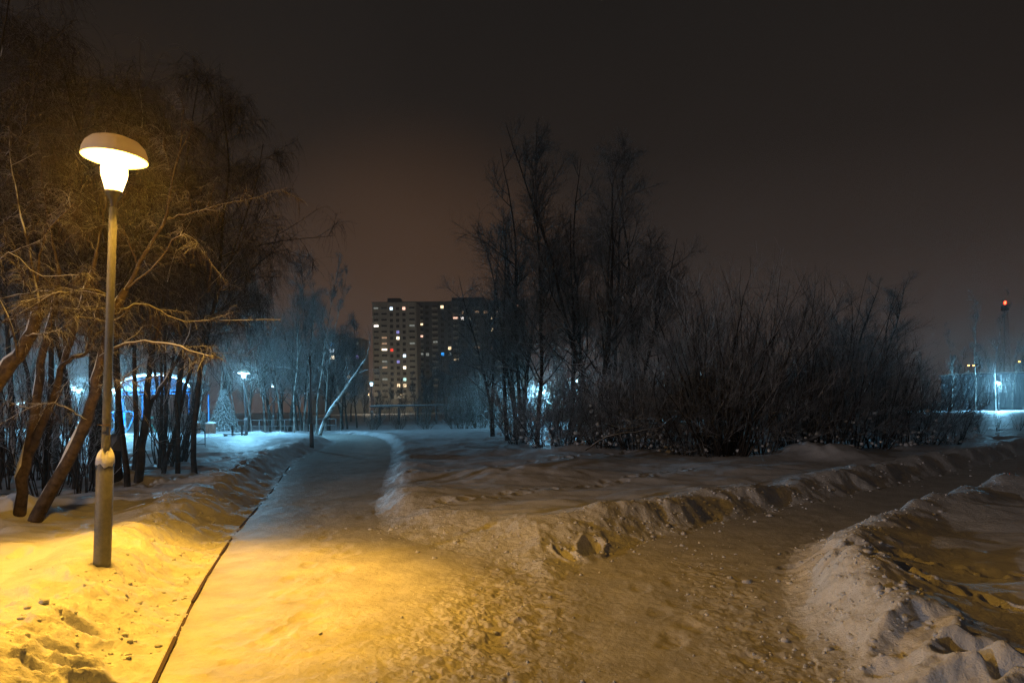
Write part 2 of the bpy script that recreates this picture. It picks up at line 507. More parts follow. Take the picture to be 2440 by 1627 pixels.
class MB:
    """collects boxes, lathes and tubes into one mesh"""
    def __init__(self):
        self.v, self.q, self.t, self.n = [], [], [], 0
    def add(self, v, q=None, t=None):
        v = np.asarray(v, float).reshape(-1, 3)
        self.v.append(v)
        if q is not None and len(q): self.q.append(np.asarray(q, int).reshape(-1, 4) + self.n)
        if t is not None and len(t): self.t.append(np.asarray(t, int).reshape(-1, 3) + self.n)
        self.n += len(v)
        return self
    def box(self, x0, x1, y0, y1, z0, z1):
        v = [(x, y, z) for z in (z0, z1) for y in (y0, y1) for x in (x0, x1)]
        q = [(0, 2, 3, 1), (4, 5, 7, 6), (0, 1, 5, 4), (2, 6, 7, 3), (0, 4, 6, 2), (1, 3, 7, 5)]
        return self.add(v, q)
    def lathe(self, prof, n=24, c=(0, 0), cap0=True, cap1=True):
        pr = np.array(prof, float)
        a = np.arange(n) * 2 * math.pi / n
        v = np.stack([np.outer(pr[:, 0], np.cos(a)) + c[0], np.outer(pr[:, 0], np.sin(a)) + c[1], np.repeat(pr[:, 1:2], n, 1)], -1).reshape(-1, 3)
        k = len(pr)
        i = np.arange(k - 1)[:, None] * n; j = np.arange(n)[None]; j2 = (j + 1) % n
        q = np.stack([i + j, i + j2, i + n + j2, i + n + j], -1).reshape(-1, 4)
        t = []
        v = list(map(tuple, v))
        if cap0:
            v.append((c[0], c[1], pr[0, 1])); b = len(v) - 1
            t += [((jj + 1) % n, jj, b) for jj in range(n)]
        if cap1:
            v.append((c[0], c[1], pr[-1, 1])); b = len(v) - 1; o = (k - 1) * n
            t += [(o + jj, o + (jj + 1) % n, b) for jj in range(n)]
        return self.add(v, q, t)
    def tube(self, pts, rad, n=8):
        pts = np.asarray(pts, float)[None]
        rad = np.broadcast_to(np.asarray(rad, float), (pts.shape[1],))[None]
        v, q = tubes(pts, rad, n)
        m = pts.shape[1]
        k = len(v)
        v = np.concatenate([v, pts[0, :1], pts[0, -1:]])
        t = [((j + 1) % n, j, k) for j in range(n)] + [((m - 1) * n + j, (m - 1) * n + (j + 1) % n, k + 1) for j in range(n)]
        return self.add(v, q, t)
    def mesh(self, name, mat, smooth=False):
        return mesh_np(name, np.concatenate(self.v), np.concatenate(self.q) if self.q else None, np.concatenate(self.t) if self.t else None, mat, smooth)

def tubes(pts, rad, n):
    """pts (M,K,3), rad (M,K) -> vertices and quads of M tapered tubes"""
    Mn, K, _ = pts.shape
    tg = np.gradient(pts, axis=1)
    tg /= np.linalg.norm(tg, axis=2, keepdims=True) + 1e-9
    mean = pts[:, -1] - pts[:, 0]
    mean /= np.linalg.norm(mean, axis=1, keepdims=True) + 1e-9
    ref = np.where(np.abs(mean[:, 2:3]) > .8, np.array([[1., 0, 0]]), np.array([[0, 0, 1.]]))
    u = np.cross(tg, ref[:, None, :]); u /= np.linalg.norm(u, axis=2, keepdims=True) + 1e-9
    w = np.cross(tg, u)
    a = np.arange(n) * 2 * math.pi / n
    v = pts[:, :, None, :] + rad[:, :, None, None] * (np.cos(a)[None, None, :, None] * u[:, :, None, :] + np.sin(a)[None, None, :, None] * w[:, :, None, :])
    b = (np.arange(Mn) * K * n)[:, None, None] + (np.arange(K - 1) * n)[None, :, None]
    j = np.arange(n)[None, None, :]; j2 = (j + 1) % n
    q = np.stack([b + j, b + n + j, b + n + j2, b + j2], -1).reshape(-1, 4)
    return v.reshape(-1, 3), q

def link(name, data, parent=None, loc=None, rot=None, scale=None):
    o = bpy.data.objects.new(name, data)
    COL.objects.link(o)
    if parent is not None: o.parent = parent
    if loc is not None: o.location = loc
    if rot is not None: o.rotation_euler = rot
    if scale is not None: o.scale = scale if hasattr(scale, '__len__') else (scale,) * 3
    return o

def tag(o, label, cat, group=None):
    o['label'] = label; o['category'] = cat
    if group: o['group'] = group
    return o

def thing(name, label, cat, loc=(0, 0, 0), rot=(0, 0, 0), scale=None, group=None):
    o = link(name, None, None, loc, rot, scale)
    o.empty_display_size = .2
    return tag(o, label, cat, group)

def structure(o, kind='structure'):
    o['kind'] = kind
    return o

# ------------------------------------------------------------------ the ground: one polar sheet, cut into field, banks and paths
fineA = np.linspace(math.radians(-50), math.radians(50), 860)
coarseA = np.linspace(math.radians(50), math.radians(310), 90)[1:-1]
AZ = np.concatenate([fineA, coarseA])
RR = [0.05, .6, 1.2, 1.8]
r_ = 2.2
while r_ < 640:
    RR.append(r_)
    r_ += min(max(.021, r_ * r_ / 1650.0), 14.0)
RR.append(640)
RR = np.array(RR)
GX, GY = np.outer(RR, np.sin(AZ)), np.outer(RR, np.cos(AZ))
GZ = hz(GX, GY)
GSD, GSIDE = poly_sd(GX, GY)
nr, na = GX.shape
GV = np.stack([GX, GY, GZ], -1).reshape(-1, 3)
# shared vertex normals, so that the cut pieces shade as one sheet
du = np.gradient(np.stack([GX, GY, GZ], -1), axis=0)
dv = np.roll(np.stack([GX, GY, GZ], -1), -1, 1) - np.roll(np.stack([GX, GY, GZ], -1), 1, 1)
GN = np.cross(du, -dv).reshape(-1, 3)
GN /= np.linalg.norm(GN, axis=1, keepdims=True) + 1e-12
GN[GN[:, 2] < 0] *= -1
ii, jj = np.meshgrid(np.arange(nr - 1), np.arange(na), indexing='ij')
j2 = (jj + 1) % na
FQ = np.stack([ii * na + jj, (ii + 1) * na + jj, (ii + 1) * na + j2, ii * na + j2], -1).reshape(-1, 4)[:, ::-1]
fsd = GSD.reshape(-1)[FQ].mean(1); fr_ = np.hypot(GV[FQ, 0].mean(1), GV[FQ, 1].mean(1)); fsi = GSIDE.reshape(-1)[FQ[:, 0]]
region = np.zeros(len(FQ), int)
region[fsd < 0.03] = 1
for k in (0, 1, 2):
    region[(fsd >= 0.03) & (fsd < (1.5, 1.25, 1.7)[k]) & (fr_ < 42) & (fsi == k)] = 2 + k

def ground_piece(name, mask, mat):
    f = FQ[mask]
    used = np.unique(f)
    remap = np.full(len(GV), -1, np.int64); remap[used] = np.arange(len(used))
    me = mesh_np(name, GV[used], remap[f], None, mat, True)
    me.normals_split_custom_set_from_vertices(GN[used].tolist())
    return structure(link(name, me))
ground_piece('snow_field', region == 0, M['snow'])
ground_piece('footpath', region == 1, M['path'])
ground_piece('snow_bank', region == 2, M['bank'])
ground_piece('snow_bank', region == 3, M['bank'])
ground_piece('snow_bank', region == 4, M['bank'])

# ------------------------------------------------------------------ kerb: thin stones half buried along the left path
kp = np.array([POLY[1]] + PA_LEFT[:5])
seg = np.hypot(*np.diff(kp, axis=0).T); cum = np.r_[0, np.cumsum(seg)]
kerb_base = G(470, 1410)
kerb = thing('kerb', 'dark line of half buried kerb stones along the lit left footpath', 'kerb', (0, 0, 0))
s_ = 3.4
stone_cache = {}
while s_ < cum[-1] - .4:
    L = .97
    a = np.array([np.interp(s_, cum, kp[:, 0]), np.interp(s_, cum, kp[:, 1])])
    b = np.array([np.interp(s_ + L, cum, kp[:, 0]), np.interp(s_ + L, cum, kp[:, 1])])
    if 'm' not in stone_cache:
        stone_cache['m'] = MB().box(-.485, .485, -.013, .013, -.2, .0).mesh('kerb_stone', M['kerb'])
    d = b - a
    c = (a + b) / 2
    o = link('kerb_stone', stone_cache['m'], kerb, (c[0], c[1], .010 + _r.uniform(-.012, .010)), (0, _r.normal(0, .004), math.atan2(d[1], d[0])))
    o.rotation_euler[0] = _r.normal(0, .05)
    s_ += 1.0

# ------------------------------------------------------------------ loose clods of snow on the churned parts
def clods():
    ico_v = []
    t = (1 + 5 ** .5) / 2
    V0 = np.array([(-1, t, 0), (1, t, 0), (-1, -t, 0), (1, -t, 0), (0, -1, t), (0, 1, t), (0, -1, -t), (0, 1, -t), (t, 0, -1), (t, 0, 1), (-t, 0, -1), (-t, 0, 1)])
    V0 /= np.linalg.norm(V0[0])
    T0 = np.array([(0, 11, 5), (0, 5, 1), (0, 1, 7), (0, 7, 10), (0, 10, 11), (1, 5, 9), (5, 11, 4), (11, 10, 2), (10, 7, 6), (7, 1, 8),
                   (3, 9, 4), (3, 4, 2), (3, 2, 6), (3, 6, 8), (3, 8, 9), (4, 9, 5), (2, 4, 11), (6, 2, 10), (8, 6, 7), (9, 8, 1)])
    r = np.random.default_rng(21)
    pts = []
    def scatter(n, fn):
        for _ in range(n):
            pts.append(fn())
    def mid():
        return r.normal(-.2, .5), 4.1 + abs(r.normal(0, 1.8)), r.lognormal(-5.0, .45)
    def foot():
        y = r.uniform(3.6, 8.5); return 1.8 + .12 * (y - 5) + r.normal(0, .28), y, r.lognormal(-4.8, .5)
    def left():
        y = r.uniform(3.9, 9); k = np.interp(y, kp[:, 1], kp[:, 0]); return k - abs(r.normal(.25, .4)) - .05, y, r.lognormal(-4.8, .45)
    def isle():
        t_ = r.uniform(0, 1); e = np.array(ISLE[:1] + ISLE[-1:] + PB_LEFT); i = min(int(t_ * (len(e) - 1)), len(e) - 2)
        q = e[i] + (e[i + 1] - e[i]) * (t_ * (len(e) - 1) - i); q = q + r.normal(0, .3, 2) + np.array((-.15, .25)); return q[0], q[1], r.lognormal(-4.3, .5)
    def crest():
        e = np.array(PB_RIGHT); t_ = r.uniform(0, len(e) - 1.001); i = int(t_); q = e[i] + (e[i + 1] - e[i]) * (t_ - i); u = e[i + 1] - e[i]; u = u / np.hypot(*u)
        q = q + np.array((-u[1], u[0])) * r.normal(.5, .28); return q[0], q[1], r.lognormal(-4.5, .5)
    def kerbside():
        y = r.uniform(4.2, 12); k_ = np.interp(y, kp[:, 1], kp[:, 0]); return k_ - abs(r.normal(.6, .35)) - .05, y, r.lognormal(-4.7, .5)
    scatter(650, crest); scatter(300, kerbside)
    scatter(260, mid); scatter(200, foot); scatter(220, left); scatter(650, isle)
    pts = np.array(pts)
    zz = hz(pts[:, 0], pts[:, 1])
    R = np.clip(pts[:, 2], .004, .045)
    N = len(pts)
    jit = 1 + r.normal(0, .22, (N, 12))
    sc = np.stack([r.uniform(.8, 1.4, N), r.uniform(.8, 1.3, N), r.uniform(.55, .95, N)], -1)
    an = r.uniform(0, 6.28, N)
    v = V0[None] * jit[..., None] * sc[:, None, :] * R[:, None, None]
    x = v[..., 0] * np.cos(an)[:, None] - v[..., 1] * np.sin(an)[:, None]
    y = v[..., 0] * np.sin(an)[:, None] + v[..., 1] * np.cos(an)[:, None]
    v = np.stack([x + pts[:, :1], y + pts[:, 1:2], v[..., 2] + (zz + R * .1)[:, None]], -1)
    tr = (T0[None] + (np.arange(N) * 12)[:, None, None]).reshape(-1, 3)
    o = link('snow_clods', mesh_np('snow_clods', v, None, tr, M['bank'], True))
    o['kind'] = 'stuff'
    tag(o, 'loose clods of snow strewn over the churned verges and banks', 'snow clods')
clods()

# ------------------------------------------------------------------ street lamps
LM = {}
def lamp_meshes():
    LM['sleeve'] = MB().lathe([(.088, -.5), (.088, .30), (.088, .955), (.080, .965)], 28).mesh('post_sleeve', M['pole'], True)
    LM['sleeve_dark'] = MB().lathe([(.088, -.5), (.088, .955), (.080, .965)], 24).mesh('post_sleeve', M['dark_pole'], True)
    a = MB().lathe([(.092, .935), (.096, .96), (.092, 1.0), (.074, 1.045), (.052, 1.075), (.040, 1.085)], 28, cap0=False, cap1=False)
    v = a.v[0]
    v[:, 2] += .016 * np.sin(np.arctan2(v[:, 1], v[:, 0]) * 3 + 1) + .012 * np.sin(np.arctan2(v[:, 1], v[:, 0]) * 7)
    LM['sleeve_snow'] = a.mesh('sleeve_snow', M['cap'], True)
    LM['pole'] = MB().lathe([(.046, .9), (.0435, 2.2), (.041, 3.36), (.036, 3.375)], 24).mesh('pole', M['pole'], True)
    LM['pole_dark'] = MB().lathe([(.046, .9), (.041, 3.36), (.036, 3.375)], 16).mesh('pole', M['dark_pole'], True)
    LM['neck'] = MB().lathe([(.033, 3.37), (.033, 3.43), (.055, 3.46), (.085, 3.50), (.090, 3.525), (.088, 3.53)], 28, cap0=False).mesh('neck', M['black'], True)
    for k in ('warm', 'cold', 'white'):
        LM['glass_' + k] = MB().lathe([(.084, 3.532), (.100, 3.58), (.128, 3.66), (.135, 3.70), (.133, 3.76), (.130, 3.845)], 32, cap0=False, cap1=False).mesh('diffuser', M['glow_' + k], True)
    LM['canopy'] = MB().lathe([(.05, 3.856), (.16, 3.858), (.27, 3.852), (.328, 3.838), (.334, 3.836), (.335, 3.846), (.326, 3.90), (.300, 3.955), (.25, 4.00), (.17, 4.028), (.08, 4.040), (.02, 4.043)], 40).mesh('canopy', M['canopy'], True)
    LM['canopy_snow'] = MB().lathe([(.30, 3.957), (.255, 4.012), (.17, 4.046), (.08, 4.060), (.01, 4.064)], 32, cap0=False).mesh('canopy_snow', M['cap'], True)
    LM['bulb'] = None
    LM['stub'] = MB().lathe([(.034, 3.37), (.034, 3.42), (.060, 3.45), (.064, 3.58), (.045, 3.61), (.040, 3.70), (.055, 3.73), (.050, 3.80), (.02, 3.83)], 18).mesh('socket_stub', M['black'], True)
lamp_meshes()

def lamp(label, loc, kind='cold', lean=0.0, power=600, group='park lamps', snow=True, scale=1.0):
    t = thing('street_lamp', label, 'lamp', loc, (0, lean, 0), scale, group)
    dark = kind == 'off'
    link('post_sleeve', LM['sleeve_dark' if dark else 'sleeve'], t)
    s = link('pole', LM['pole_dark' if dark else 'pole'], t)
    if dark:
        link('socket_stub', LM['stub'], t)
        return t
    if snow:
        link('sleeve_snow', LM['sleeve_snow'], t)
    link('neck', LM['neck'], t)
    link('diffuser', LM['glass_' + kind], t)
    link('canopy', LM['canopy'], t)
    col = {'warm': WARM, 'cold': COLD, 'white': PALE}[kind]
    if power < 400:
        return t                      # too faint and far away to light anything
    ld = bpy.data.lights.new('bulb', 'POINT')
    ld.energy = power; ld.color = col; ld.shadow_soft_size = .115
    link('bulb', ld, t, (0, 0, 3.70))
    return t

l1 = hit(243, 1345)
main_lamp = lamp('lit orange sodium lamp on the tall grey post nearest the camera', (l1[0], l1[1], l1[2]), 'warm', math.radians(2.6), 470, scale=(.82, .82, .97))
# its reflector throws a brighter pool straight down
sd_ = bpy.data.lights.new('reflector_beam', 'SPOT')
sd_.energy = 2400; sd_.color = WARM; sd_.spot_size = math.radians(94); sd_.spot_blend = .60; sd_.shadow_soft_size = .115
link('reflector_beam', sd_, main_lamp, (0, 0, 3.73), (math.radians(-5), math.radians(-6), 0))
# and its skewed shade lets more light out towards the fork of the paths than behind
sw_ = bpy.data.lights.new('shade_beam', 'SPOT')
sw_.energy = 430; sw_.color = WARM; sw_.spot_size = math.radians(136); sw_.spot_blend = .55; sw_.shadow_soft_size = .11
link('shade_beam', sw_, main_lamp, (0, 0, 3.71), Vector((.30, -.24, -1)).to_track_quat('-Z', 'Y').to_euler())
# a clip with a torn square plate and a twist of wire, at chest height on the post
mb = MB().box(.030, .060, -.052, -.046, 1.22, 1.30).box(-.01, .03, -.058, -.044, 1.235, 1.255)
clip = link('clip_plate', mb.mesh('clip_plate', M['black']), main_lamp)
a_ = np.linspace(0, 2 * math.pi, 17)
link('wire_band', MB().tube(np.stack([.049 * np.cos(a_), .049 * np.sin(a_), 1.315 + 0 * a_], -1), .005, 5).tube([(-.047, -.01, 1.315), (-.075, -.02, 1.318), (-.10, -.012, 1.312)], .005, 5).mesh('wire_band', M['rust'], True), main_lamp)

l2 = hit(587, 1036)
lamp('cold white lit lamp behind the low bench, where the left path turns', (l2[0], l2[1], l2[2] - .02), 'cold', math.radians(-1.8), 3200, scale=155 / FPX * l2[1] / 4.04)
l3 = hit(743, 1066)
lamp('unlit dark lamp post without a head beside the left path', (l3[0], l3[1], l3[2]), 'off', math.radians(-.5), scale=218 / FPX * l3[1] / 3.83)

def far_lamp(label, px, py, d, power, kind='cold', H=4.04, group='park lamps', gz=None):
    """a lamp whose bulb shows at that picture point, standing d metres away"""
    p = P(px, py, d)
    z0 = hz1(p[0], p[1])
    s = (p[2] - z0) / 3.70
    return lamp(label, (p[0], p[1], z0), kind, 0, power, group, True, s)

far_lamp('cold lit lamp at the right edge, standing by the ribbed hall', 2380, 914, 92, 13000)
far_lamp('cold lit lamp close to the left end of the arched pavilion', 272, 932, 52, 9000)
far_lamp('nearer of the two cold lamps seen left of the tall post, among thin trunks', 187, 933, 56, 10000)
far_lamp('farther of the two cold lamps seen left of the tall post, among thin trunks', 174, 926, 66, 6000)
far_lamp('dim twin lamp seen low behind the forked tree, left one', 42, 962, 95, 1500)
far_lamp('dim twin lamp seen low behind the forked tree, right one', 58, 960, 97, 1500)
far_lamp('small cold lamp between the thin trunks right of the bench lamp', 650, 918, 88, 300)
far_lamp('small cold lamp just left of the foot of the lit apartment tower', 885, 915, 120, 300)
far_lamp('cold lamp behind the pale shrub, left of the centre trees', 1287, 931, 58, 9000)
far_lamp('bright cold lamp seen between the trunks of the centre trees', 1366, 938, 84, 9000)
far_lamp('small cold lamp behind the thicket right of the centre trees', 1610, 922, 95, 3000)
far_lamp('cold lamp behind the big upright willow shrub', 1775, 923, 90, 4000)
far_lamp('bluish lamp behind the low right thicket', 2074, 914, 100, 2500)
far_lamp('tiny cold lamp left of the big willow shrub, high one', 1672, 889, 150, 100)
far_lamp('tiny cold lamp left of the big willow shrub, low one', 1657, 900, 140, 100)
far_lamp('tiny white lamp above the bright lamp of the centre trees', 1373, 907, 150, 80)
# the next white lamp along the cross path, beyond the left edge of the picture
zb = hz1(-24.0, -10.0)
lamp('white lamp standing beyond the left edge of the picture, behind the camera', (-24.0, -10.0, zb), 'white', 0, 8500, 'park lamps', True, 1.15)

# ------------------------------------------------------------------ trees: vectorised branch growth
def unit(v):
    return v / (np.linalg.norm(v, axis=-1, keepdims=True) + 1e-9)

def grow(r, start, d, length, n, wander, trop, trop_z):
    """M branches of n steps; trop pulls the heading towards (0,0,trop_z)"""
    Mn = len(start)
    pts = np.empty((Mn, n + 1, 3)); pts[:, 0] = start
    d = unit(d)
    st = (length / n)[:, None]
    for k in range(n):
        d = d + r.normal(0, wander, (Mn, 3))
        d[:, 2] += trop * trop_z
        d = unit(d)
        pts[:, k + 1] = pts[:, k] + d * st
    return pts

def sprout(r, pts, per, t0, t1, ang, ang_sd, up=0.0):
    """child starts and headings along parent polylines"""
    Mn, K, _ = pts.shape
    t = r.uniform(t0, t1, (Mn, per))
    f = t * (K - 1); i = np.minimum(f.astype(int), K - 2); fr = (f - i)[..., None]
    ar = np.arange(Mn)[:, None]
    s = pts[ar, i] * (1 - fr) + pts[ar, i + 1] * fr
    tg = unit(pts[ar, i + 1] - pts[ar, i])
    rnd = unit(np.cross(tg, unit(r.normal(0, 1, tg.shape))))
    a = np.radians(r.normal(ang, ang_sd, t.shape))[..., None]
    d = np.cos(a) * tg + np.sin(a) * rnd
    d[..., 2] += up
    return s.reshape(-1, 3), unit(d.reshape(-1, 3)), t.reshape(-1), np.repeat(np.arange(Mn), per)

def taper(K, r0, r1, p=1.0):
    t = np.linspace(0, 1, K)[None] ** p
    return r0[:, None] * (1 - t) + r1[:, None] * t

def tube_mesh(name, sets, mat, limb_mat=None, n_limb=0):
    vs, qs, n = [], [], 0
    lq = sum(p.shape[0] * (p.shape[1] - 1) * k for p, _, k in sets[:n_limb])
    for pts, rad, sides in sets:
        v, q = tubes(pts, rad, sides)
        vs.append(v); qs.append(q + n); n += len(v)
    me = mesh_np(name, np.concatenate(vs), np.concatenate(qs), None, mat, True)
    if limb_mat is not None:
        me.materials.append(limb_mat)
        mi = np.zeros(len(me.polygons), np.int32); mi[:lq] = 1
        me.polygons.foreach_set('material_index', mi)
    return me

def tree_tall(seed, H=11., r0=.11, limbs=26, sub=8, tw=7, ang=38, mats=('bark_dark', 'bark_dark', 'twig_dark'), lean=(0, 0), spread=.34, upt=.10, t0=.15, tr=.007, stems=1, fine=2):
    r = np.random.default_rng(seed)
    base = np.zeros((stems, 3)); base[:, :2] = r.normal(0, .12 * (stems > 1), (stems, 2)); base[:, 2] = -.3
    d = np.zeros((stems, 3)); d[:, 2] = 1; d[:, 0] = lean[0]; d[:, 1] = lean[1]
    if stems > 1: d[:, :2] += r.normal(0, .13, (stems, 2))
    Ls = H * np.where(np.arange(stems) == 0, 1.0, r.uniform(.7, .97, stems)) + .3
    T = grow(r, base, d, Ls, 14, .045, .05, 1)
    rT = taper(15, np.full(stems, r0) * r.uniform(.75, 1, stems), np.full(stems, .008), .85)
    s, dd, t, par = sprout(r, T, limbs // stems, t0, .97, ang, 9, .05)
    Ll = H * spread * (1.05 - .85 * t) * r.uniform(.6, 1.15, len(t))
    Lm = grow(r, s, dd, Ll, 7, .10, upt, 1)
    rl = taper(8, r0 * .38 * (1.1 - .8 * t), np.full(len(t), tr), .8)
    s2, d2, t2, p2 = sprout(r, Lm, sub, .12, .98, 40, 13, .05)
    L2 = Ll[p2] * (.62 - .35 * t2) * r.uniform(.6, 1.2, len(t2)) + .12
    S = grow(r, s2, d2, L2, 5, .13, upt * .9, 1)
    rs = taper(6, np.maximum(rl[p2, 0] * .42, tr * 1.1), np.full(len(t2), tr * .7))
    s3, d3, t3, p3 = sprout(r, S, tw, .1, 1., 38, 15, .03)
    L3 = np.clip(L2[p3] * .5, .15, .9) * r.uniform(.5, 1.3, len(t3))
    W = grow(r, s3, d3, L3, 3, .18, .02, 1)
    rw = taper(4, np.full(len(t3), tr * .75), np.full(len(t3), tr * .32))
    sets = [(S, rs, 3), (W, rw, 3)]
    if fine:
        s4, d4, t4, p4 = sprout(r, W, fine, .2, 1., 36, 12, .06)
        W2 = grow(r, s4, d4, L3[p4] * r.uniform(.35, .8, len(t4)), 2, .15, .05, 1)
        sets.append((W2, taper(3, np.full(len(t4), tr * .5), np.full(len(t4), tr * .25)), 3))
    return (tube_mesh('trunk', [(T, rT, 9)], M[mats[0]]), tube_mesh('crown', [(Lm, rl, 5)] + sets, M[mats[2]], M[mats[1]], 1))

def droop_twigs(r, parents, per, Lmin, Lmax, tr, trop=.32, n=5, fine=1, t0=.1):
    s, d, t, p = sprout(r, parents, per, t0, 1., 55, 18, .0)
    L = r.uniform(Lmin, Lmax, len(t)) * r.uniform(.5, 1, len(t))
    W = grow(r, s, d, L, n, .14, trop, -1)
    out = [(W, taper(n + 1, np.full(len(t), tr), np.full(len(t), tr * .5)), 3)]
    if fine:
        s2, d2, t2, p2 = sprout(r, W, fine, .2, .9, 35, 12, -.1)
        W2 = grow(r, s2, d2, L[p2] * r.uniform(.3, .6, len(t2)), 3, .12, trop, -1)
        out.append((W2, taper(4, np.full(len(t2), tr * .7), np.full(len(t2), tr * .45)), 3))
    return out

def tree_droop(seed, H=9., r0=.075, limbs=24, sub=9, tw=15, mats=('bark_dark', 'bark_dark', 'twig_brown'), stems=2, tr=.0036):
    r = np.random.default_rng(seed)
    base = np.zeros((stems, 3)); base[:, :2] = r.normal(0, .15, (stems, 2)); base[:, 2] = -.3
    d = np.zeros((stems, 3)); d[:, 2] = 1; d[:, :2] = r.normal(0, .06, (stems, 2))
    T = grow(r, base, d, H * r.uniform(.8, 1.0, stems) + .3, 14, .06, .16, 1)
    rT = taper(15, np.full(stems, r0) * r.uniform(.7, 1, stems), np.full(stems, .01), .8)
    s, dd, t, par = sprout(r, T, limbs // stems, .34, .97, 50, 11, .05)
    Ll = H * .38 * (1.15 - .8 * t) * r.uniform(.55, 1.2, len(t))
    Lm = grow(r, s, dd, Ll, 8, .10, .03, 1)
    rl = taper(9, r0 * .36 * (1.15 - .8 * t), np.full(len(t), .006), .8)
    s2, d2, t2, p2 = sprout(r, Lm, sub, .15, .98, 40, 14, .1)
    L2 = Ll[p2] * (.55 - .3 * t2) * r.uniform(.6, 1.2, len(t2)) + .2
    S = grow(r, s2, d2, L2, 5, .14, .02, -1)
    rs = taper(6, np.maximum(rl[p2, 0] * .4, .006), np.full(len(t2), .004))
    sets = [(S, rs, 4)] + droop_twigs(r, S, tw, .25, .95, tr)
    return (tube_mesh('trunk', [(T, rT, 9)], M[mats[0]]), tube_mesh('crown', [(Lm, rl, 5)] + sets, M[mats[2]], M[mats[1]], 1))

def shrub(seed, H=4., stems=26, sub=11, tw=5, fan=.5, tr=.006, mats=('bark_dark', 'twig_snowy'), up=.05, t0=.12):
    r = np.random.default_rng(seed)
    a = r.uniform(0, 6.28, stems); k = np.sqrt(r.uniform(0, 1, stems))
    base = np.stack([.35 * k * np.cos(a), .35 * k * np.sin(a), np.full(stems, -.2)], -1) * (H / 4)
    d = np.stack([fan * k * np.cos(a), fan * k * np.sin(a), np.ones(stems)], -1)
    L = H * r.uniform(.65, 1.03, stems) * (1 - .12 * k) + .2
    T = grow(r, base, d, L, 9, .11, .04, 1)
    rT = taper(10, r.uniform(.010, .030, stems) * H / 4, np.full(stems, tr * .6), .8)
    s, dd, t, p = sprout(r, T, sub, t0, .95, 42, 17, .06)
    L2 = L[p] * (.38 - .22 * t) * r.uniform(.5, 1.25, len(t))
    S = grow(r, s, dd, L2, 5, .16, up, 1)
    rs = taper(6, np.full(len(t), tr * 1.2), np.full(len(t), tr * .5))
    s3, d3, t3, p3 = sprout(r, S, tw, .1, .95, 34, 13, .08)
    W = grow(r, s3, d3, np.clip(L2[p3] * .5, .1, .6) * r.uniform(.5, 1.3, len(t3)), 3, .16, up, 1)
    rw = taper(4, np.full(len(t3), tr * .6), np.full(len(t3), tr * .28))
    return (tube_mesh('stems', [(T, rT, 6)], M[mats[0]]), tube_mesh('crown', [(S, rs, 3), (W, rw, 3)], M[mats[1]]))

def snow_clumps(seed, H, n=40, mat='cap', spread=.32, zmax=.5, smin=.025, smax=.085):
    """pads of snow caught on the lower branches"""
    r = np.random.default_rng(seed)
    mb = MB()
    for _ in range(n):
        a = r.uniform(0, 6.28); k = np.sqrt(r.uniform(.1, 1)) * spread * H
        z = r.uniform(.02, zmax) ** 1.3 * H
        s = r.uniform(smin, smax)
        c = np.array((k * math.cos(a), k * math.sin(a), z + .1))
        na_, nb = 8, 5
        v = []
        ph = r.uniform(0, 6.28, 3)
        for i in range(nb):
            th = math.pi * (i + .5) / nb
            for j in range(na_):
                f = 2 * math.pi * j / na_
                q = s * (1 + .22 * math.sin(2 * f + ph[0]) + .15 * math.sin(3 * f + 2 * th + ph[1]))
                v.append((c[0] + q * math.sin(th) * math.cos(f) * 1.15, c[1] + q * math.sin(th) * math.sin(f), c[2] + q * .85 * math.cos(th)))
        q_ = [(i * na_ + j, (i + 1) * na_ + j, (i + 1) * na_ + (j + 1) % na_, i * na_ + (j + 1) % na_) for i in range(nb - 1) for j in range(na_)]
        t0 = len(v); v.append((c[0], c[1], c[2] + s * .68)); v.append((c[0], c[1], c[2] - s * .68))
        t_ = [(j, (j + 1) % na_, t0) for j in range(na_)] + [((nb - 1) * na_ + (j + 1) % na_, (nb - 1) * na_ + j, t0 + 1) for j in range(na_)]
        mb.add(v, q_, t_)
    return mb.mesh('snow_clumps', M[mat], True)

def plant(name, meshes, loc, label, cat, rot=0.0, scale=1.0, group=None, parts=('trunk', 'crown'), sink=0.0, tilt=0.0):
    t = thing(name, label, cat, (loc[0], loc[1], loc[2] - sink), (0, 0, rot), scale, group)
    if tilt:
        t.rotation_euler = (Matrix.Rotation(math.radians(tilt), 3, 'Y') @ Matrix.Rotation(rot, 3, 'Z')).to_euler()
    for nm, me in zip(parts, meshes):
        link(nm, me, t)
    return t

def at(px, d):
    p = P(px, HY, d)
    return np.array((p[0], p[1], hz1(p[0], p[1])))

def height_for(px, py_top, d, z0):
    return P(px, py_top, d)[2] - z0

# prototypes
TALL = [tree_tall(101, 11, stems=1, limbs=40, sub=11, tw=7, ang=44, upt=.03, tr=.0046, spread=.36, fine=2, t0=.19), tree_tall(102, 10, stems=2, limbs=40, sub=11, tw=7, ang=44, upt=.03, tr=.0046, spread=.36, fine=2, t0=.19), tree_tall(113, 11, stems=3, limbs=42, sub=11, tw=7, ang=40, upt=.03, tr=.0046, spread=.32, fine=2, t0=.19)]
DROOP = [tree_droop(201), tree_droop(202, stems=1, limbs=22), tree_droop(203, stems=2)]
THIN = [tree_tall(301, 13, r0=.085, limbs=20, sub=6, tw=5, ang=44, mats=('birch', 'birch', 'twig_dark'), spread=.20, t0=.35, tr=.011, fine=1),
        tree_tall(302, 13, r0=.08, limbs=20, sub=6, tw=5, ang=40, mats=('birch', 'birch', 'twig_dark'), spread=.22, t0=.28, tr=.011, fine=1, lean=(.07, 0))]
FAR = [tree_tall(401, 12, r0=.13, limbs=22, sub=7, tw=6, ang=40, spread=.34, tr=.026, fine=1), tree_tall(402, 12, r0=.13, limbs=24, sub=7, tw=6, ang=34, spread=.28, tr=.026, stems=2, fine=1)]
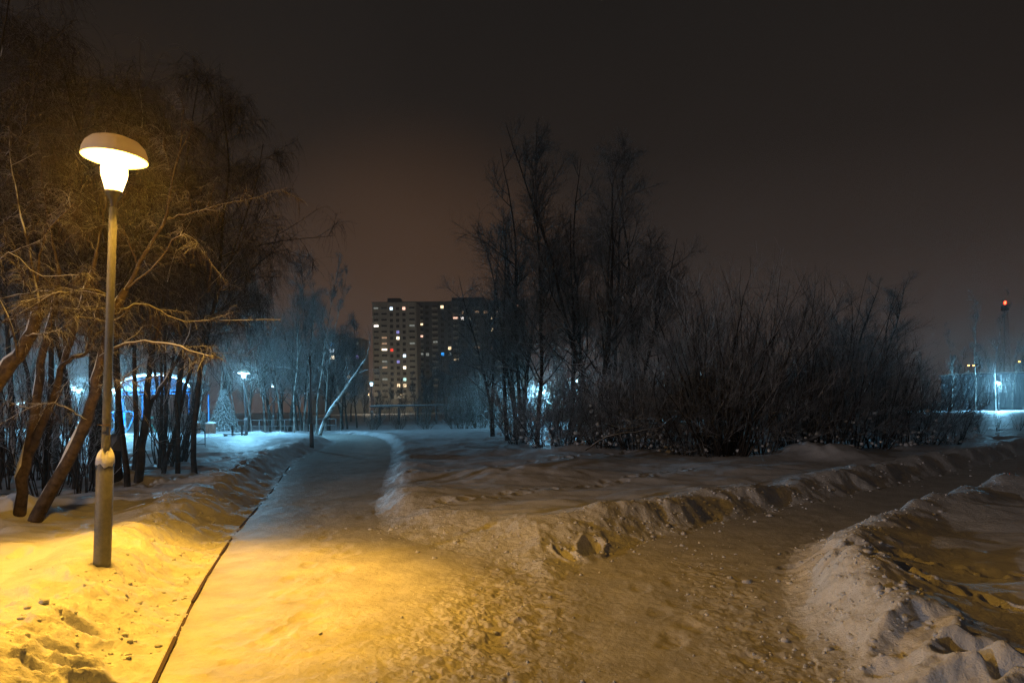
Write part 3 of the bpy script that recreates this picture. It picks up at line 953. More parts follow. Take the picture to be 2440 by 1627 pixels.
SHRUB = [shrub(501, 5.2, 38, 15, 7, .36, .0052), shrub(502, 4., 30, 14, 8, .6, .0052), shrub(503, 3.2, 28, 13, 8, .8, .005, up=.02)]
SAPL = [shrub(601, 3.0, 14, 6, 3, .5, .005, t0=.3), shrub(602, 2.6, 18, 6, 3, .6, .005, t0=.3)]
PALEB = [shrub(701, 4., 26, 12, 6, .8, .007, ('bark', 'twig'), up=.03)]
CL = [snow_clumps(801, 4., 46), snow_clumps(802, 4., 34, spread=.38, zmax=.35)]

# ---- the near left trees, shaped by hand from their main limbs
def spline(pts, n):
    pts = np.asarray(pts, float)
    if len(pts) == 2:
        t = np.linspace(0, 1, n)[:, None]; return pts[0] * (1 - t) + pts[1] * t
    p = np.vstack([2 * pts[0] - pts[1], pts, 2 * pts[-1] - pts[-2]])
    k = len(pts) - 1
    out = []
    for x in np.linspace(0, k, n):
        i = min(int(x), k - 1); t = x - i
        a, b, c, d = p[i], p[i + 1], p[i + 2], p[i + 3]
        out.append(.5 * ((2 * b) + (c - a) * t + (2 * a - 5 * b + 4 * c - d) * t * t + (3 * b - a - 3 * c + d) * t ** 3))
    return np.array(out)

def ride(pts, rad, seed, lift=.52, wide=.70, cut=.25):
    """a ridge of snow lying along the upper side of a limb"""
    r = np.random.default_rng(seed)
    k = len(pts)
    tg = unit(np.gradient(pts, axis=0))
    up = np.array((0, 0, 1.)) - tg * tg[:, 2:3]
    up = unit(up)
    n = 1 + .22 * np.sin(np.linspace(0, 19, k) + seed) + r.normal(0, .10, k)
    rr = rad * wide * np.clip(n, .35, 1.4)
    rr[0] *= .5; rr[-1] *= .3
    c = pts + up * (rad * lift)[:, None]
    return c, np.maximum(rr, .004)

def hand_tree(name, label, base, stems, limbs, seed, twig_per=30, group=None, mats=('bark', 'bark', 'twig'), tw_len=(.2, .7), sub=5, sub_len=.55, tr=.0030, fine=1):
    """stems, limbs: lists of (points, r_start, r_end[, snow])"""
    r = np.random.default_rng(seed)
    t = thing(name, label, 'tree', base, group=group)
    b = np.asarray(base, float)
    K = 17
    par = []
    for k_, (kind, lst) in enumerate((('trunk', stems), ('limb', limbs))):
        for j, e in enumerate(lst):
            p = spline(np.asarray(e[0]) - b, K)
            p[1:-1] += r.normal(0, .010, (K - 2, 3))
            ra = np.linspace(0, 1, K) ** .9
            ra = (e[1] * (1 - ra) + e[2] * ra) * (1.0 if kind == 'trunk' else .72)
            ra = ra * (1 + r.normal(0, .05, K))
            o = link(kind, tube_mesh(kind, [(p[None], ra[None], 12 if kind == 'trunk' else 8)], M[mats[0]]), t)
            if len(e) < 4 or e[3]:
                sp, sr = ride(p[1:], ra[1:], seed + j + 7 * k_)
                link('snow_ridge', tube_mesh('snow_ridge', [(sp[None], sr[None], 8)], M['cap']), o)
            if kind == 'limb':
                par.append(p)
            else:
                par.append(p[K // 2:][np.linspace(0, K - K // 2 - 1, K).astype(int)])
    par = np.array(par)
    # side branches, then hanging twigs on all of them
    s, d, tt, pi = sprout(r, par, sub, .25, 1., 48, 14, .15)
    S = grow(r, s, d, sub_len * r.uniform(.5, 1.5, len(tt)), 6, .13, .02, -1)
    rs = taper(7, np.full(len(tt), .009), np.full(len(tt), .0035))
    sets = [(S, rs, 4)]
    sets += droop_twigs(r, S, twig_per // 3, *tw_len, tr, fine=fine)
    sets += droop_twigs(r, par, twig_per, *tw_len, tr, fine=fine, t0=.2)
    link('crown', tube_mesh('crown', sets, M[mats[2]]), t)
    return t

b1 = hit(75, 1240)
D1 = b1[1]
Q = lambda pts, d0, d1=None: [P(x, y, d0 if d1 is None else d0 + (d1 - d0) * i / (len(pts) - 1)) for i, (x, y) in enumerate(pts)]
hand_tree('slanting_tree', 'near tree with a curved slanting trunk, snow along its upper side', b1,
          [(np.vstack([[b1 - (0.05, 0, .25)], Q([(120, 1165), (172, 1085), (205, 1000), (226, 930), (240, 860), (262, 770), (300, 690)], D1, D1 - .2)]), .088, .045),],
          [(Q([(240, 850), (268, 832), (330, 815), (400, 820), (470, 840), (530, 856)], D1 - .2, D1 - .9), .030, .012),
           (Q([(268, 750), (300, 735), (345, 726), (385, 740), (430, 762), (560, 764), (668, 762)], D1 - .2, D1 + .1), .026, .007),
           (Q([(300, 690), (340, 620), (392, 525), (412, 430), (432, 320), (440, 250)], D1 - .2, D1 + .4), .040, .006, False),
           (Q([(392, 525), (440, 510), (520, 490), (600, 474), (685, 447)], D1 + .1, D1 + .3), .018, .005, False),
           (Q([(275, 740), (250, 700), (200, 690), (140, 700), (50, 718)], D1 - .2, D1 - 1.1), .022, .006),
           (Q([(300, 690), (360, 640), (430, 560), (480, 590), (540, 680)], D1 - .2, D1 - .4), .018, .005, False),
           (Q([(330, 640), (300, 560), (250, 540), (170, 560)], D1, D1 - .3), .018, .005, False),
           (Q([(412, 430), (395, 370), (378, 330)], D1 + .2, D1), .010, .004, False),
           (Q([(226, 930), (250, 915), (300, 905), (330, 918)], D1 - .1, D1 - .3), .009, .004)],
          901, 60, tw_len=(.08, .38), sub_len=.38)
b2 = hit(42, 1226)
D2 = b2[1]
hand_tree('forked_tree', 'near tree forking low into two stems, snow packed in the fork', b2,
          [(np.vstack([[b2 - (0, 0, .25)], Q([(52, 1170), (62, 1110), (72, 1050), (84, 970), (94, 900), (104, 830), (130, 740), (140, 640)], D2, D2)]), .080, .035),
           (Q([(66, 1085), (92, 1030), (118, 975), (136, 905), (152, 860), (172, 790), (205, 700), (230, 600)], D2, D2 - .3), .055, .028)],
          [(Q([(146, 872), (178, 852), (210, 838), (232, 800), (270, 770), (310, 740)], D2 - .2, D2 - .3), .040, .012),
           (Q([(205, 836), (205, 800), (222, 770), (232, 720)], D2 - .2, D2), .024, .010),
           (Q([(0, 712), (60, 700), (120, 690), (190, 692), (250, 705)], D2 - .8, D2 - .8), .010, .014),
           (Q([(0, 770), (60, 750), (120, 735), (180, 738), (210, 736)], D2 - .6, D2 - .9), .007, .012),
           (Q([(205, 1000), (180, 985), (146, 966), (110, 960), (70, 975), (0, 1012)], D2 - .4, D2 - .6), .014, .006),
           (Q([(140, 640), (120, 540), (100, 430), (95, 330)], D2, D2 + .3), .028, .006, False),
           (Q([(130, 740), (80, 670), (40, 600), (-20, 560)], D2, D2 - .4), .020, .006, False),
           (Q([(230, 600), (250, 480), (240, 380), (260, 260)], D2 - .2, D2 + .6), .022, .005, False),
           (Q([(230, 600), (170, 520), (150, 470)], D2 - .2, D2 - .4), .014, .005, False)],
          902, 60, tw_len=(.08, .38), sub_len=.38)
b3 = at(-140, D2 - .6)
hand_tree('leaning_tree', 'thick snow laden trunk leaning in from the left picture edge', b3,
          [(np.vstack([[b3 - (.1, 0, .25)], Q([(-95, 1060), (-40, 965), (10, 890), (50, 835), (78, 785), (92, 720)], D2 - .6, D2 - .8)]), .105, .06)],
          [(Q([(78, 785), (95, 740), (88, 650), (110, 560), (180, 480)], D2 - .8, D2 - .6), .040, .008, False),
           (Q([(40, 850), (20, 760), (-20, 680), (20, 600), (90, 655), (180, 655), (215, 650)], D2 - .8, D2 - 1.), .018, .006),
           (Q([(60, 800), (110, 795), (150, 780), (190, 745)], D2 - .8, D2 - 1.0), .014, .006),
           (Q([(92, 720), (60, 560), (30, 420), (20, 300)], D2 - .8, D2), .030, .006, False)],
          903, 60, tw_len=(.08, .38), sub_len=.38)
b4 = hit(327, 1148)
D4 = b4[1]
hand_tree('dark_leaning_tree', 'dark leaning tree right of the tall post, snow heaped at its foot', b4,
          [(np.vstack([[b4 - (0, 0, .25)], Q([(338, 1075), (348, 990), (352, 920), (360, 850), (372, 780), (395, 690)], D4, D4)]), .085, .035, False),
           (Q([(343, 1020), (360, 965), (385, 920), (415, 870), (450, 800), (470, 720)], D4, D4 + .3), .045, .02)],
          [(Q([(350, 905), (362, 868), (395, 842), (430, 832)], D4 - .1, D4 - .3), .026, .010),
           (Q([(395, 690), (420, 600), (470, 500), (520, 420)], D4, D4 + .8), .03, .006),
           (Q([(415, 870), (470, 850), (540, 842), (590, 850)], D4 + .1, D4), .014, .006),
           (Q([(470, 720), (540, 640), (600, 560), (640, 500)], D4 + .3, D4 + .5), .018, .005),
           (Q([(395, 690), (340, 620), (300, 500), (310, 380)], D4, D4 + .5), .026, .006),
           (Q([(360, 850), (300, 760), (250, 700)], D4, D4 - .4), .016, .006)],
          904, 40, mats=('bark_dark', 'bark', 'twig'), tw_len=(.12, .5), sub_len=.45)
# a thick straight trunk behind the post and the broken stump next to it
b5 = at(232, D4 + 1.2); b5[2] = hz1(b5[0], b5[1])
hand_tree('thick_tree', 'thick straight dark tree standing right behind the tall lamp post', b5,
          [(np.vstack([[b5 - (0, 0, .3)], Q([(231, 1000), (228, 880), (224, 760), (230, 600), (222, 420), (236, 250)], D4 + 1.2, D4 + 1.2)]), .17, .03, False)],
          [(Q([(228, 700), (160, 600), (100, 480), (60, 330)], D4 + 1.2, D4 + .8), .04, .008), (Q([(228, 560), (300, 430), (340, 300), (330, 200)], D4 + 1.2, D4 + 1.5), .035, .007),
           (Q([(224, 480), (180, 340), (170, 230)], D4 + 1.2, D4 + 1.8), .03, .006)], 905, 44, mats=('bark_dark', 'bark_dark', 'twig'), tw_len=(.3, 1.0), sub=9, sub_len=.9)
b6 = hit(272, 1150)
h6 = (1150 - 1036) / FPX * b6[1]
st = thing('tree_stump', 'broken hollow stump with a snowy grey top beside the lamp post', 'stump', b6)
r6 = np.random.default_rng(4)
k6 = MB().lathe([(.16, -.2), (.14, .15 * h6), (.13, .45 * h6), (.16, .68 * h6), (.17, .84 * h6), (.10, .97 * h6), (.02, h6)], 20)
k6.v[0][:, :2] *= (1 + .18 * np.sin(3 * np.arctan2(k6.v[0][:, 1], k6.v[0][:, 0]) + 4 * k6.v[0][:, 2]))[:, None]
k6.v[0][:, 0] += .12 * (k6.v[0][:, 2] / h6) ** 2 * -.4
link('trunk', k6.mesh('trunk', M['bark_dark'], True), st)
k7 = MB().lathe([(.185, .70 * h6), (.19, .82 * h6), (.13, .98 * h6), (.03, 1.03 * h6)], 18, cap0=False)
k7.v[0][:, 0] += .03; k7.v[0][:, 2] -= .10 * np.maximum(0, k7.v[0][:, 0] * 3) * .6
link('snow_cap', k7.mesh('snow_cap', plain('dirty_snow', (.32, .31, .31), .8, 0, 9, .2, .3), True), st)

# ---- the mass of drooping birches behind them
spec = [(-190, 11.5, -60, 0, 'drooping birch at the far left edge, half outside the picture'),
        (60, 13.0, -20, 1, 'drooping birch whose top reaches the upper left corner'),
        (215, 14.0, 150, 2, 'drooping birch directly behind the lit lamp head'),
        (342, 13.5, 105, 1, 'tallest drooping birch, just right of the lit lamp head'),
        (430, 15.5, 190, 2, 'drooping birch with a bare top between lamp head and open sky'),
        (352, 15.5, 300, 0, 'drooping birch leaning right on the slope of the left thicket', 6),
        (374, 16.5, 380, 1, 'drooping birch leaning farthest right at the end of the left thicket', 4),
        (398, 17.5, 450, 2, 'low drooping birch leaning right over the bench', 6),
        (120, 18.0, 250, 0, 'drooping birch deep in the thicket behind the forked tree'),
        (370, 21.0, 380, 1, 'drooping birch deep in the thicket above the arched pavilion'),
        (15, 16.0, 120, 2, 'drooping birch deep in the thicket at the left picture edge'),
        (250, 17.0, 210, 0, 'drooping birch deep in the thicket right behind the thick trunk'),
        (412, 21.0, 420, 0, 'drooping birch leaning right behind the hoop rail', 6)]
for i, sp_ in enumerate(spec):
    px, d, top, k, lab = sp_[:5]
    p = at(px, d)
    h = height_for(px, top, d, p[2])
    plant('birch_tree', DROOP[k], p, lab, 'tree', i * 1.37, h / 8.6, 'drooping birches of the left thicket', tilt=sp_[5] if len(sp_) > 5 else 0)
# thin dark saplings standing in the left undergrowth
sap = [(15, 13.5, 1.1), (70, 15, .9), (110, 12.5, 1.0), (150, 14.5, 1.1), (185, 13., .95), (205, 16, .9), (392, 19.5, 1.1), (412, 20.5, 1.25), (430, 20.0, 1.1), (192, 15.5, .8), (90, 22, 1.3), (30, 24, 1.4), (160, 23, 1.3)]
for i, (px, d, s) in enumerate(sap):
    lab = 'thin stemmed bare sapling clump in the undergrowth beneath the left birches' if px < 350 else 'dark bare sapling clump just left of the black hoop rail'
    plant('sapling_clump', SAPL[i % 2], at(px, d), lab, 'bush', i * 2.1, s, 'left undergrowth saplings' if px < 350 else 'saplings by the hoop rail', ('stems', 'crown'))
# lit trees beyond the arena on the left
for i, (px, d, top) in enumerate([(-40, 62, 700), (30, 66, 720), (110, 70, 690), (215, 68, 700), (300, 64, 730), (345, 72, 700), (420, 66, 720), (470, 60, 690), (520, 58, 700)]):
    p = at(px, d)
    plant('background_tree', THIN[i % 2], p, 'thin pale tree of the row beyond the pavilion and exercise yard', 'tree', i * 1.9, height_for(px, top, d, p[2]) / 13.2, 'row of trees beyond the exercise yard')
# ---- middle distance, between the cold lamp and the building
mid = [(632, 49, 640, 'first pale thin trunk right of the cold bench lamp'), (668, 52, 660, 'second pale thin trunk right of the cold bench lamp'),
       (700, 47, 620, 'pale trunk a little left of the headless dark lamp post'), (722, 54, 655, 'thin trunk seen just behind the headless dark lamp post'),
       (752, 48, 600, 'tallest thin pale tree right of the headless dark lamp post'), (775, 50, 630, 'slim pale tree beside the tallest one near the headless post'),
       (812, 62, 730, 'last thin tree left of the apartment tower'), (600, 55, 690, 'thin tree rising behind the cold bench lamp'), (560, 50, 700, 'thin tree left of the cold bench lamp')]
for i, (px, d, top, lab) in enumerate(mid):
    p = at(px, d)
    plant('thin_tree', THIN[i % 2], p, lab, 'tree', i * 2.3, height_for(px, top, d, p[2]) / 13.2, 'thin trees beyond the path bend')
for i, (px, d, top) in enumerate([(590, 62, 640), (640, 66, 660), (690, 70, 650), (735, 64, 640), (780, 72, 680), (820, 76, 730), (850, 80, 770), (660, 78, 640), (715, 60, 690), (545, 66, 620)]):
    p = at(px, d)
    plant('belt_tree', TALL[i % 3], p, 'bare tree of the dense belt between the cold bench lamp and the pale tower', 'tree', i * 1.7, height_for(px, top, d, p[2]) / 10.2, 'dense tree belt left of the pale tower')
pl = at(762, 45)
tl = hand_tree('leaning_pole_tree', 'bare pale trunk leaning far over to the right by the path bend', pl,
               [(np.vstack([[pl - (.1, 0, .3)], Q([(775, 1000), (810, 945), (845, 895), (872, 855)], 45, 45)]), .13, .06)],
               [(Q([(850, 890), (880, 880), (905, 884)], 45, 45), .03, .01), (Q([(812, 942), (830, 900), (822, 850)], 45, 45), .03, .01), (Q([(872, 855), (880, 820), (878, 790)], 45, 45), .03, .01)],
               906, 8, mats=('birch', 'birch', 'twig_dark'), tr=.010, sub=6, sub_len=1.2, fine=0)

# a young spruce under snow near the bins
def spruce(seed=7, H=2.6):
    r = np.random.default_rng(seed)
    mb = []
    br, ra = [], []
    n = 150
    for i in range(n):
        z = H * (i / n) ** .9 * .95 + .05
        a = i * 2.399
        L = (H - z) * .42 + .06
        t = np.linspace(0, 1, 6)
        x = L * t
        br.append(np.stack([x * math.cos(a), x * math.sin(a), z + .10 * L - .55 * L * t * t + .1 * L * t], -1))
        ra.append(.05 * (1 - .8 * t) * (.5 + .6 * L / 1.0))
    br = np.array(br); ra = np.array(ra)
    s, d, t, p = sprout(r, br, 16, .1, 1, 50, 12, -.05)
    W = grow(r, s, d, r.uniform(.08, .2, len(t)), 2, .1, .1, -1)
    T = np.array([[(0, 0, -.2), (0, 0, H * .5), (0, 0, H)]])
    return (tube_mesh('trunk', [(T, np.array([[.05, .03, .01]]), 8)], M['bark_dark']), tube_mesh('needled_boughs', [(br, ra * .5, 5), (W, taper(3, np.full(len(t), .018), np.full(len(t), .006)), 3)], M['needle']))
SPR = spruce()
p = at(533, 47)
plant('young_spruce', SPR, p, 'snow covered young spruce behind the bins, left of the cold lamp', 'tree', 0, 1.15, None, ('trunk', 'needled_boughs'))
p = at(482, 49)
plant('young_spruce', SPR, p, 'smaller snow covered spruce sapling left of the young spruce', 'tree', 2, .62, None, ('trunk', 'needled_boughs'))

# ---- the tall bare trees in the centre
ctr = [(1278, 26, 395, 0, 'left one of the tall bare centre trees, with a pale forked trunk'), (1440, 24, 318, 2, 'tallest bare tree in the middle of the centre group'),
       (1368, 27, 440, 1, 'bare tree between the two highest tops of the centre group'), (1508, 25.5, 470, 1, 'right one of the tall bare centre trees'),
       (1222, 30, 500, 2, 'lower bare tree on the left flank of the centre group'), (1178, 34, 590, 1, 'outermost low tree at the left of the centre group'),
       (1572, 27, 610, 0, 'small bare tree leaning at the right of the centre group'), (1240, 28.5, 430, 1, 'slim bare tree beside the pale forked trunk of the centre group'),
       (1476, 28.5, 400, 0, 'slim bare tree just right of the tallest centre tree')]
for i, (px, d, top, k, lab) in enumerate(ctr):
    p = at(px, d)
    plant('bare_tree', TALL[k], p, lab, 'tree', i * 1.77 + .4, height_for(px, top, d, p[2]) / (9.9, 8.9, 9.5)[k], 'tall bare trees of the centre group')
# shrubs beneath and to the right
sh = [(1300, 23.5, 890, 2, 'low wiry shrub at the left foot of the centre trees'), (1345, 22.5, 870, 1, 'wiry shrub in front of the bright lamp between the centre trees'),
      (1430, 22, 850, 2, 'shrub with arching snowy twigs below the tallest centre tree'), (1515, 21.5, 800, 1, 'shrub below the right one of the centre trees'),
      (1580, 21.5, 850, 2, 'shrub between the centre trees and the big willow shrub'), (1640, 20, 860, 2, 'left flank bush of the big upright willow shrub'),
      (1722, 19.3, 640, 0, 'big upright willow shrub with dense dark stems'), (1805, 19.6, 790, 1, 'right flank bush of the big upright willow shrub'),
      (1880, 20, 855, 2, 'lower bush in the gap right of the willow shrub'), (1945, 20.5, 660, 0, 'second upright shrub with spiky top, right of the gap'),
      (2016, 21, 825, 1, 'broad bush right of the second upright shrub'), (2085, 21.5, 830, 2, 'bush above the long snow heap on the right'),
      (2150, 22, 835, 2, 'dark round bush in the right thicket'), (2210, 23, 860, 1, 'bush sloping down near the end of the right thicket'),
      (2268, 24, 905, 2, 'last low bush of the right thicket before the lit hall'), (1895, 22.5, 850, 2, 'bush at the back of the gap right of the willow shrub'),
      (1728, 20.4, 650, 0, 'tall stems directly behind the big willow shrub'),
      (2050, 24, 810, 1, 'bush at the back of the right thicket'), (1385, 24.5, 880, 2, 'low bush at the foot of the tallest centre tree, left side'), (1470, 24, 870, 2, 'low bush at the foot of the tallest centre tree, right side'),
      (1232, 27, 900, 2, 'low bush at the foot of the pale forked trunk'), (1545, 23.5, 850, 2, 'low bush filling the gap left of the big willow shrub')]
for i, (px, d, top, k, lab) in enumerate(sh):
    p = at(px, d)
    s = height_for(px, top, d, p[2]) / (4.45, 3.5, 2.75)[k]
    t = plant('bare_shrub', SHRUB[k], p, lab, 'shrub', i * 2.63, s, 'bare shrubs along the right thicket', ('stems', 'crown'))
    if i not in (6, 15, 16):
        link('snow_clumps', CL[i % 2], t, (0, 0, 0), (0, 0, i * 1.1), .75)
# the pale shrub lit from behind by the cold lamp, and its neighbours
for i, (px, d, s, lab) in enumerate([(1232, 56, 1.2, 'pale twiggy shrub glowing in the cold lamp light, left of centre'), (1188, 57, 1.35, 'wide pale shrub left of the glowing shrub'),
                                     (1140, 54, 1.15, 'bluish arching shrub at the right of the centre snow field'), (1268, 60, 1.3, 'shrub right beside the cold lamp left of the centre trees'),
                                     (1215, 62, 1.6, 'tall pale shrub behind the glowing shrub'), (1085, 52, .75, 'low brush at the far edge of the centre snow field'), (1160, 61, 1.5, 'far bluish shrub behind the arching shrub'),
                                     (1105, 60, 1.2, 'far bluish shrub behind the low brush'), (950, 74, .75, 'low brush below the apartment tower, left clump'), (1015, 70, .9, 'low brush below the apartment tower, right clump'), (890, 72, .7, 'low brush left of the apartment tower foot')]):
    plant('pale_shrub', PALEB[0], at(px, d), lab, 'shrub', i * 1.9, s, 'pale shrubs left of the centre', ('stems', 'crown'))
# fallen snowy branches in front of the centre thicket
for i, (pts, d0, lab) in enumerate([([(1395, 1072), (1450, 1040), (1520, 1028), (1575, 1018)], 17.5, 'long snowy fallen branch lying before the centre thicket'),
                                    ([(1440, 1010), (1490, 1022), (1530, 1012), (1490, 1000)], 18.5, 'arched snowy twig sticking out below the centre trees')]):
    pp = np.array(Q(pts, d0, d0 + .6))
    pp[:, 2] = np.maximum(pp[:, 2], [hz1(a, b) + .03 for a, b, _ in pp])
    hand_tree('fallen_branch', lab, pp[0], [(pp, .022, .008)], [(pp[[1, 2]] + np.array([[0, 0, 0], [.1, .1, .35]]), .012, .005)], 950 + i, 6, mats=('bark_dark', 'bark_dark', 'twig_dark'), tw_len=(.2, .5))['category'] = 'branch'

# ---- trees at the right
for i, (px, d, top, lab) in enumerate([(2062, 44, 655, 'dense tree top behind the right thicket, highest one'), (2110, 46, 680, 'tree behind the right thicket, right of the highest one'), (2000, 46, 700, 'tree behind the right thicket, left of the highest one'), (1900, 60, 790, 'far tree seen in the gap of the right thicket')]):
    p = at(px, d)
    hs = height_for(px, top, d, p[2]) / 10.2
    plant('background_tree', TALL[(2, 1, 2, 1)[i]], p, lab, 'tree', i * 2.2, (hs * 1.5, hs * 1.5, hs), 'trees behind the right thicket')
for i, (px, d, top, k, lab) in enumerate([(2325, 97, 690, 0, 'pale birch with spreading limbs left of the right edge lamp'), (2374, 96, 690, 1, 'slender pale birch directly behind the right edge lamp'),
                                          (2268, 99, 760, 1, 'small birch between right thicket and the spreading birch'), (2412, 98, 790, 0, 'short birch right of the right edge lamp'), (2440, 102, 690, 1, 'birch cut by the right picture edge')]):
    p = at(px, d)
    plant('white_birch', THIN[k], p, lab, 'tree', i * 2.9 + 1, height_for(px, top, d, p[2]) / 13.2, 'birches by the ribbed hall')
# dry grass stems poking from the snow in front of the lit strip
plant('dry_weeds', SAPL[1], at(2335, 30), 'clump of dry weeds before the lit snow strip, left', 'weeds', 0, .42, 'dry weeds at the right', ('stems', 'crown'))
plant('dry_weeds', SAPL[0], at(2375, 33), 'clump of dry weeds before the lit snow strip, under the lamp', 'weeds', 1, .42, 'dry weeds at the right', ('stems', 'crown'))
plant('dry_weeds', SAPL[1], at(2425, 33), 'clump of dry weeds before the lit snow strip, right', 'weeds', 2, .40, 'dry weeds at the right', ('stems', 'crown'))

# ---- distant rows of trees that close the view
k = 0
for px in range(-900, 3400, 62):
    if 840 < px < 1010: top, d = 915 + _r.uniform(-18, 10), 130 + _r.uniform(-10, 20)
    elif px < 860: top, d = 790 + _r.uniform(-40, 50), 105 + _r.uniform(-15, 25)
    elif px < 1320: top, d = 850 + _r.uniform(-40, 40), 135 + _r.uniform(-20, 20)
    elif px < 2250: top, d = 830 + _r.uniform(-40, 40), 120 + _r.uniform(-15, 25)
    else: top, d = 850 + _r.uniform(-30, 40), 165 + _r.uniform(-15, 25)
    p = at(px, d)
    lab = ('bare tree of the dark distant row left of the apartment tower' if px < 860 else
           'low dark tree of the distant row before the apartment blocks' if px < 1320 else
           'bare tree of the dark distant row behind the right thicket' if px < 2250 else 'bare tree of the distant row beyond the ribbed hall')
    plant('distant_tree', FAR[k % 2], p, lab, 'tree', k * 1.3, height_for(px, top, d, p[2]) / 11.7, lab.replace('tree of', 'trees of'))
    k += 1

for px, top, d in ((868, 880, 118), (902, 925, 122), (928, 915, 116), (968, 925, 121), (990, 890, 119), (1012, 870, 117), (1040, 850, 122), (1066, 830, 118), (1098, 815, 125), (1130, 800, 120)):
    p = at(px, d)
    plant('distant_tree', FAR[k % 2], p, 'low dark tree of the distant row before the apartment blocks', 'tree', k * 1.3, height_for(px, top, d, p[2]) / 11.7, 'low dark trees of the distant row before the apartment blocks')
    k += 1

# ------------------------------------------------------------------ things on the exercise yard and by the path bend
# arched pavilion
dP = 60.0
pc = at(366, dP)
sc = dP / FPX
pav = thing('pavilion', 'open blue pavilion with arched roof edged by a cold light strip', 'pavilion', pc)
W2, spring, rise_ = 88 * sc, P(372, 930, dP)[2] - pc[2], 36 * sc
th = np.linspace(0, math.pi, 25)
ax = -W2 * np.cos(th); az = spring + rise_ * np.sin(th)
depth = 4.0
v, q = [], []
for y0 in (0, depth):
    for dz in (0, .10):
        for x, z in zip(ax, az): v.append((x, y0, z + dz))
n_ = len(ax)
for i in range(n_ - 1):
    q += [(i, i + 1, 2 * n_ + i + 1, 2 * n_ + i), (n_ + i, 3 * n_ + i, 3 * n_ + i + 1, n_ + i + 1), (i, n_ + i, n_ + i + 1, i + 1), (2 * n_ + i, 2 * n_ + i + 1, 3 * n_ + i + 1, 3 * n_ + i)]
rf = link('arched_roof', MB().add(v, q).mesh('arched_roof', M['roof_sheet'], False), pav)
v2 = [(x, y, z + .11 + dz) for y in (.05, depth - .05) for dz in (0, .12) for x, z in zip(ax[3:-3], az[3:-3])]
n2 = n_ - 6
q2 = []
for i in range(n2 - 1):
    q2 += [(n2 + i, 3 * n2 + i, 3 * n2 + i + 1, n2 + i + 1), (i, n2 + i, n2 + i + 1, i + 1), (2 * n2 + i, 2 * n2 + i + 1, 3 * n2 + i + 1, 3 * n2 + i)]
link('roof_snow', MB().add(v2, q2).mesh('roof_snow', M['cap'], True), rf)
link('light_strip', MB().tube(np.stack([ax[1:-1], np.full(n_ - 2, -.06), az[1:-1] + .02], -1), .055, 6).mesh('light_strip', M['led'], True), pav)
tp = [(x, -.0, z) for x, z in zip(ax, az)] + [(x, -.0, spring) for x in ax]
tq = [(i, i + 1, n_ + i + 1, n_ + i) for i in range(n_ - 1)]
tv = np.array(tp); tv2 = tv + (0, .04, 0)
link('gable_panel', MB().add(np.vstack([tv + (0, .05, 0), tv2 + (0, .06, 0)]), [tuple(x for x in f) for f in tq] + [tuple(x + 2 * n_ for x in f[::-1]) for f in tq]).mesh('gable_panel', M['blue_panel']), pav)
for zz in (spring - .02, spring - .30):
    link('truss_bar', MB().tube([(-W2, -.02, zz), (W2, -.02, zz)], .05, 6).mesh('truss_bar', M['blue'], True), pav)
for i in range(9):
    x0 = -W2 + (i + .5) * 2 * W2 / 9
    link('truss_strut', MB().tube([(x0 - .2, -.02, spring - .30), (x0 + .2, -.02, spring - .02)], .03, 5).mesh('truss_strut', M['blue'], True), pav)
for sx in (-1, 1):
    for y0 in (.0, depth - .1):
        link('column', MB().tube([(sx * (W2 - .15), y0 + .03, -.3), (sx * (W2 - .15), y0 + .03, spring - .32)], .075, 8).mesh('column', M['blue'], True), pav)

def machine(label, px, d, mat, s=1.0, rot=0.0):
    p = at(px, d)
    t = thing('exercise_machine', label, 'exercise machine', p, (0, 0, rot), s)
    link('post', MB().tube([(0, 0, -.2), (0, 0, 2.2)], .06, 8).mesh('post', mat, True), t)
    link('cross_bar', MB().tube([(-.45, 0, 1.42), (.45, 0, 1.42)], .035, 6).mesh('cross_bar', mat, True), t)
    for sx in (-1, 1):
        a = link('swing_arm', MB().tube([(sx * .40, 0, 1.42), (sx * .62, 0, 1.36), (sx * .66, 0, 1.1), (sx * .34, .0, .35), (sx * .10, 0, .12)], .032, 6).mesh('swing_arm', mat, True), t)
        link('handle', MB().tube([(sx * .66, -.02, 1.12), (sx * .66, -.22, 1.15)], .028, 6).mesh('handle', M['black'], True), a)
    link('backrest', MB().box(-.16, .16, -.08, -.03, .55, 1.35).mesh('backrest', mat), t)
    st_ = link('seat', MB().box(-.22, .22, -.38, -.08, .42, .48).mesh('seat', mat), t)
    link('seat_snow', MB().box(-.21, .21, -.37, -.085, .482, .56).mesh('seat_snow', M['cap']), st_)
    link('foot_bar', MB().tube([(-.3, -.3, .12), (.3, -.3, .12)], .03, 6).tube([(0, 0, .2), (0, -.3, .12)], .03, 6).mesh('foot_bar', mat, True), t)
    return t
machine('bright blue exercise machine right behind the tall lamp post', 293, 56, M['blue'], 1.3)
machine('teal exercise machine farther back under the pavilion arch', 378, 63, M['teal'], 1.1, .6)
machine('blue exercise machine half hidden by the tall lamp post', 256, 57, M['blue'], 1.25, .2)

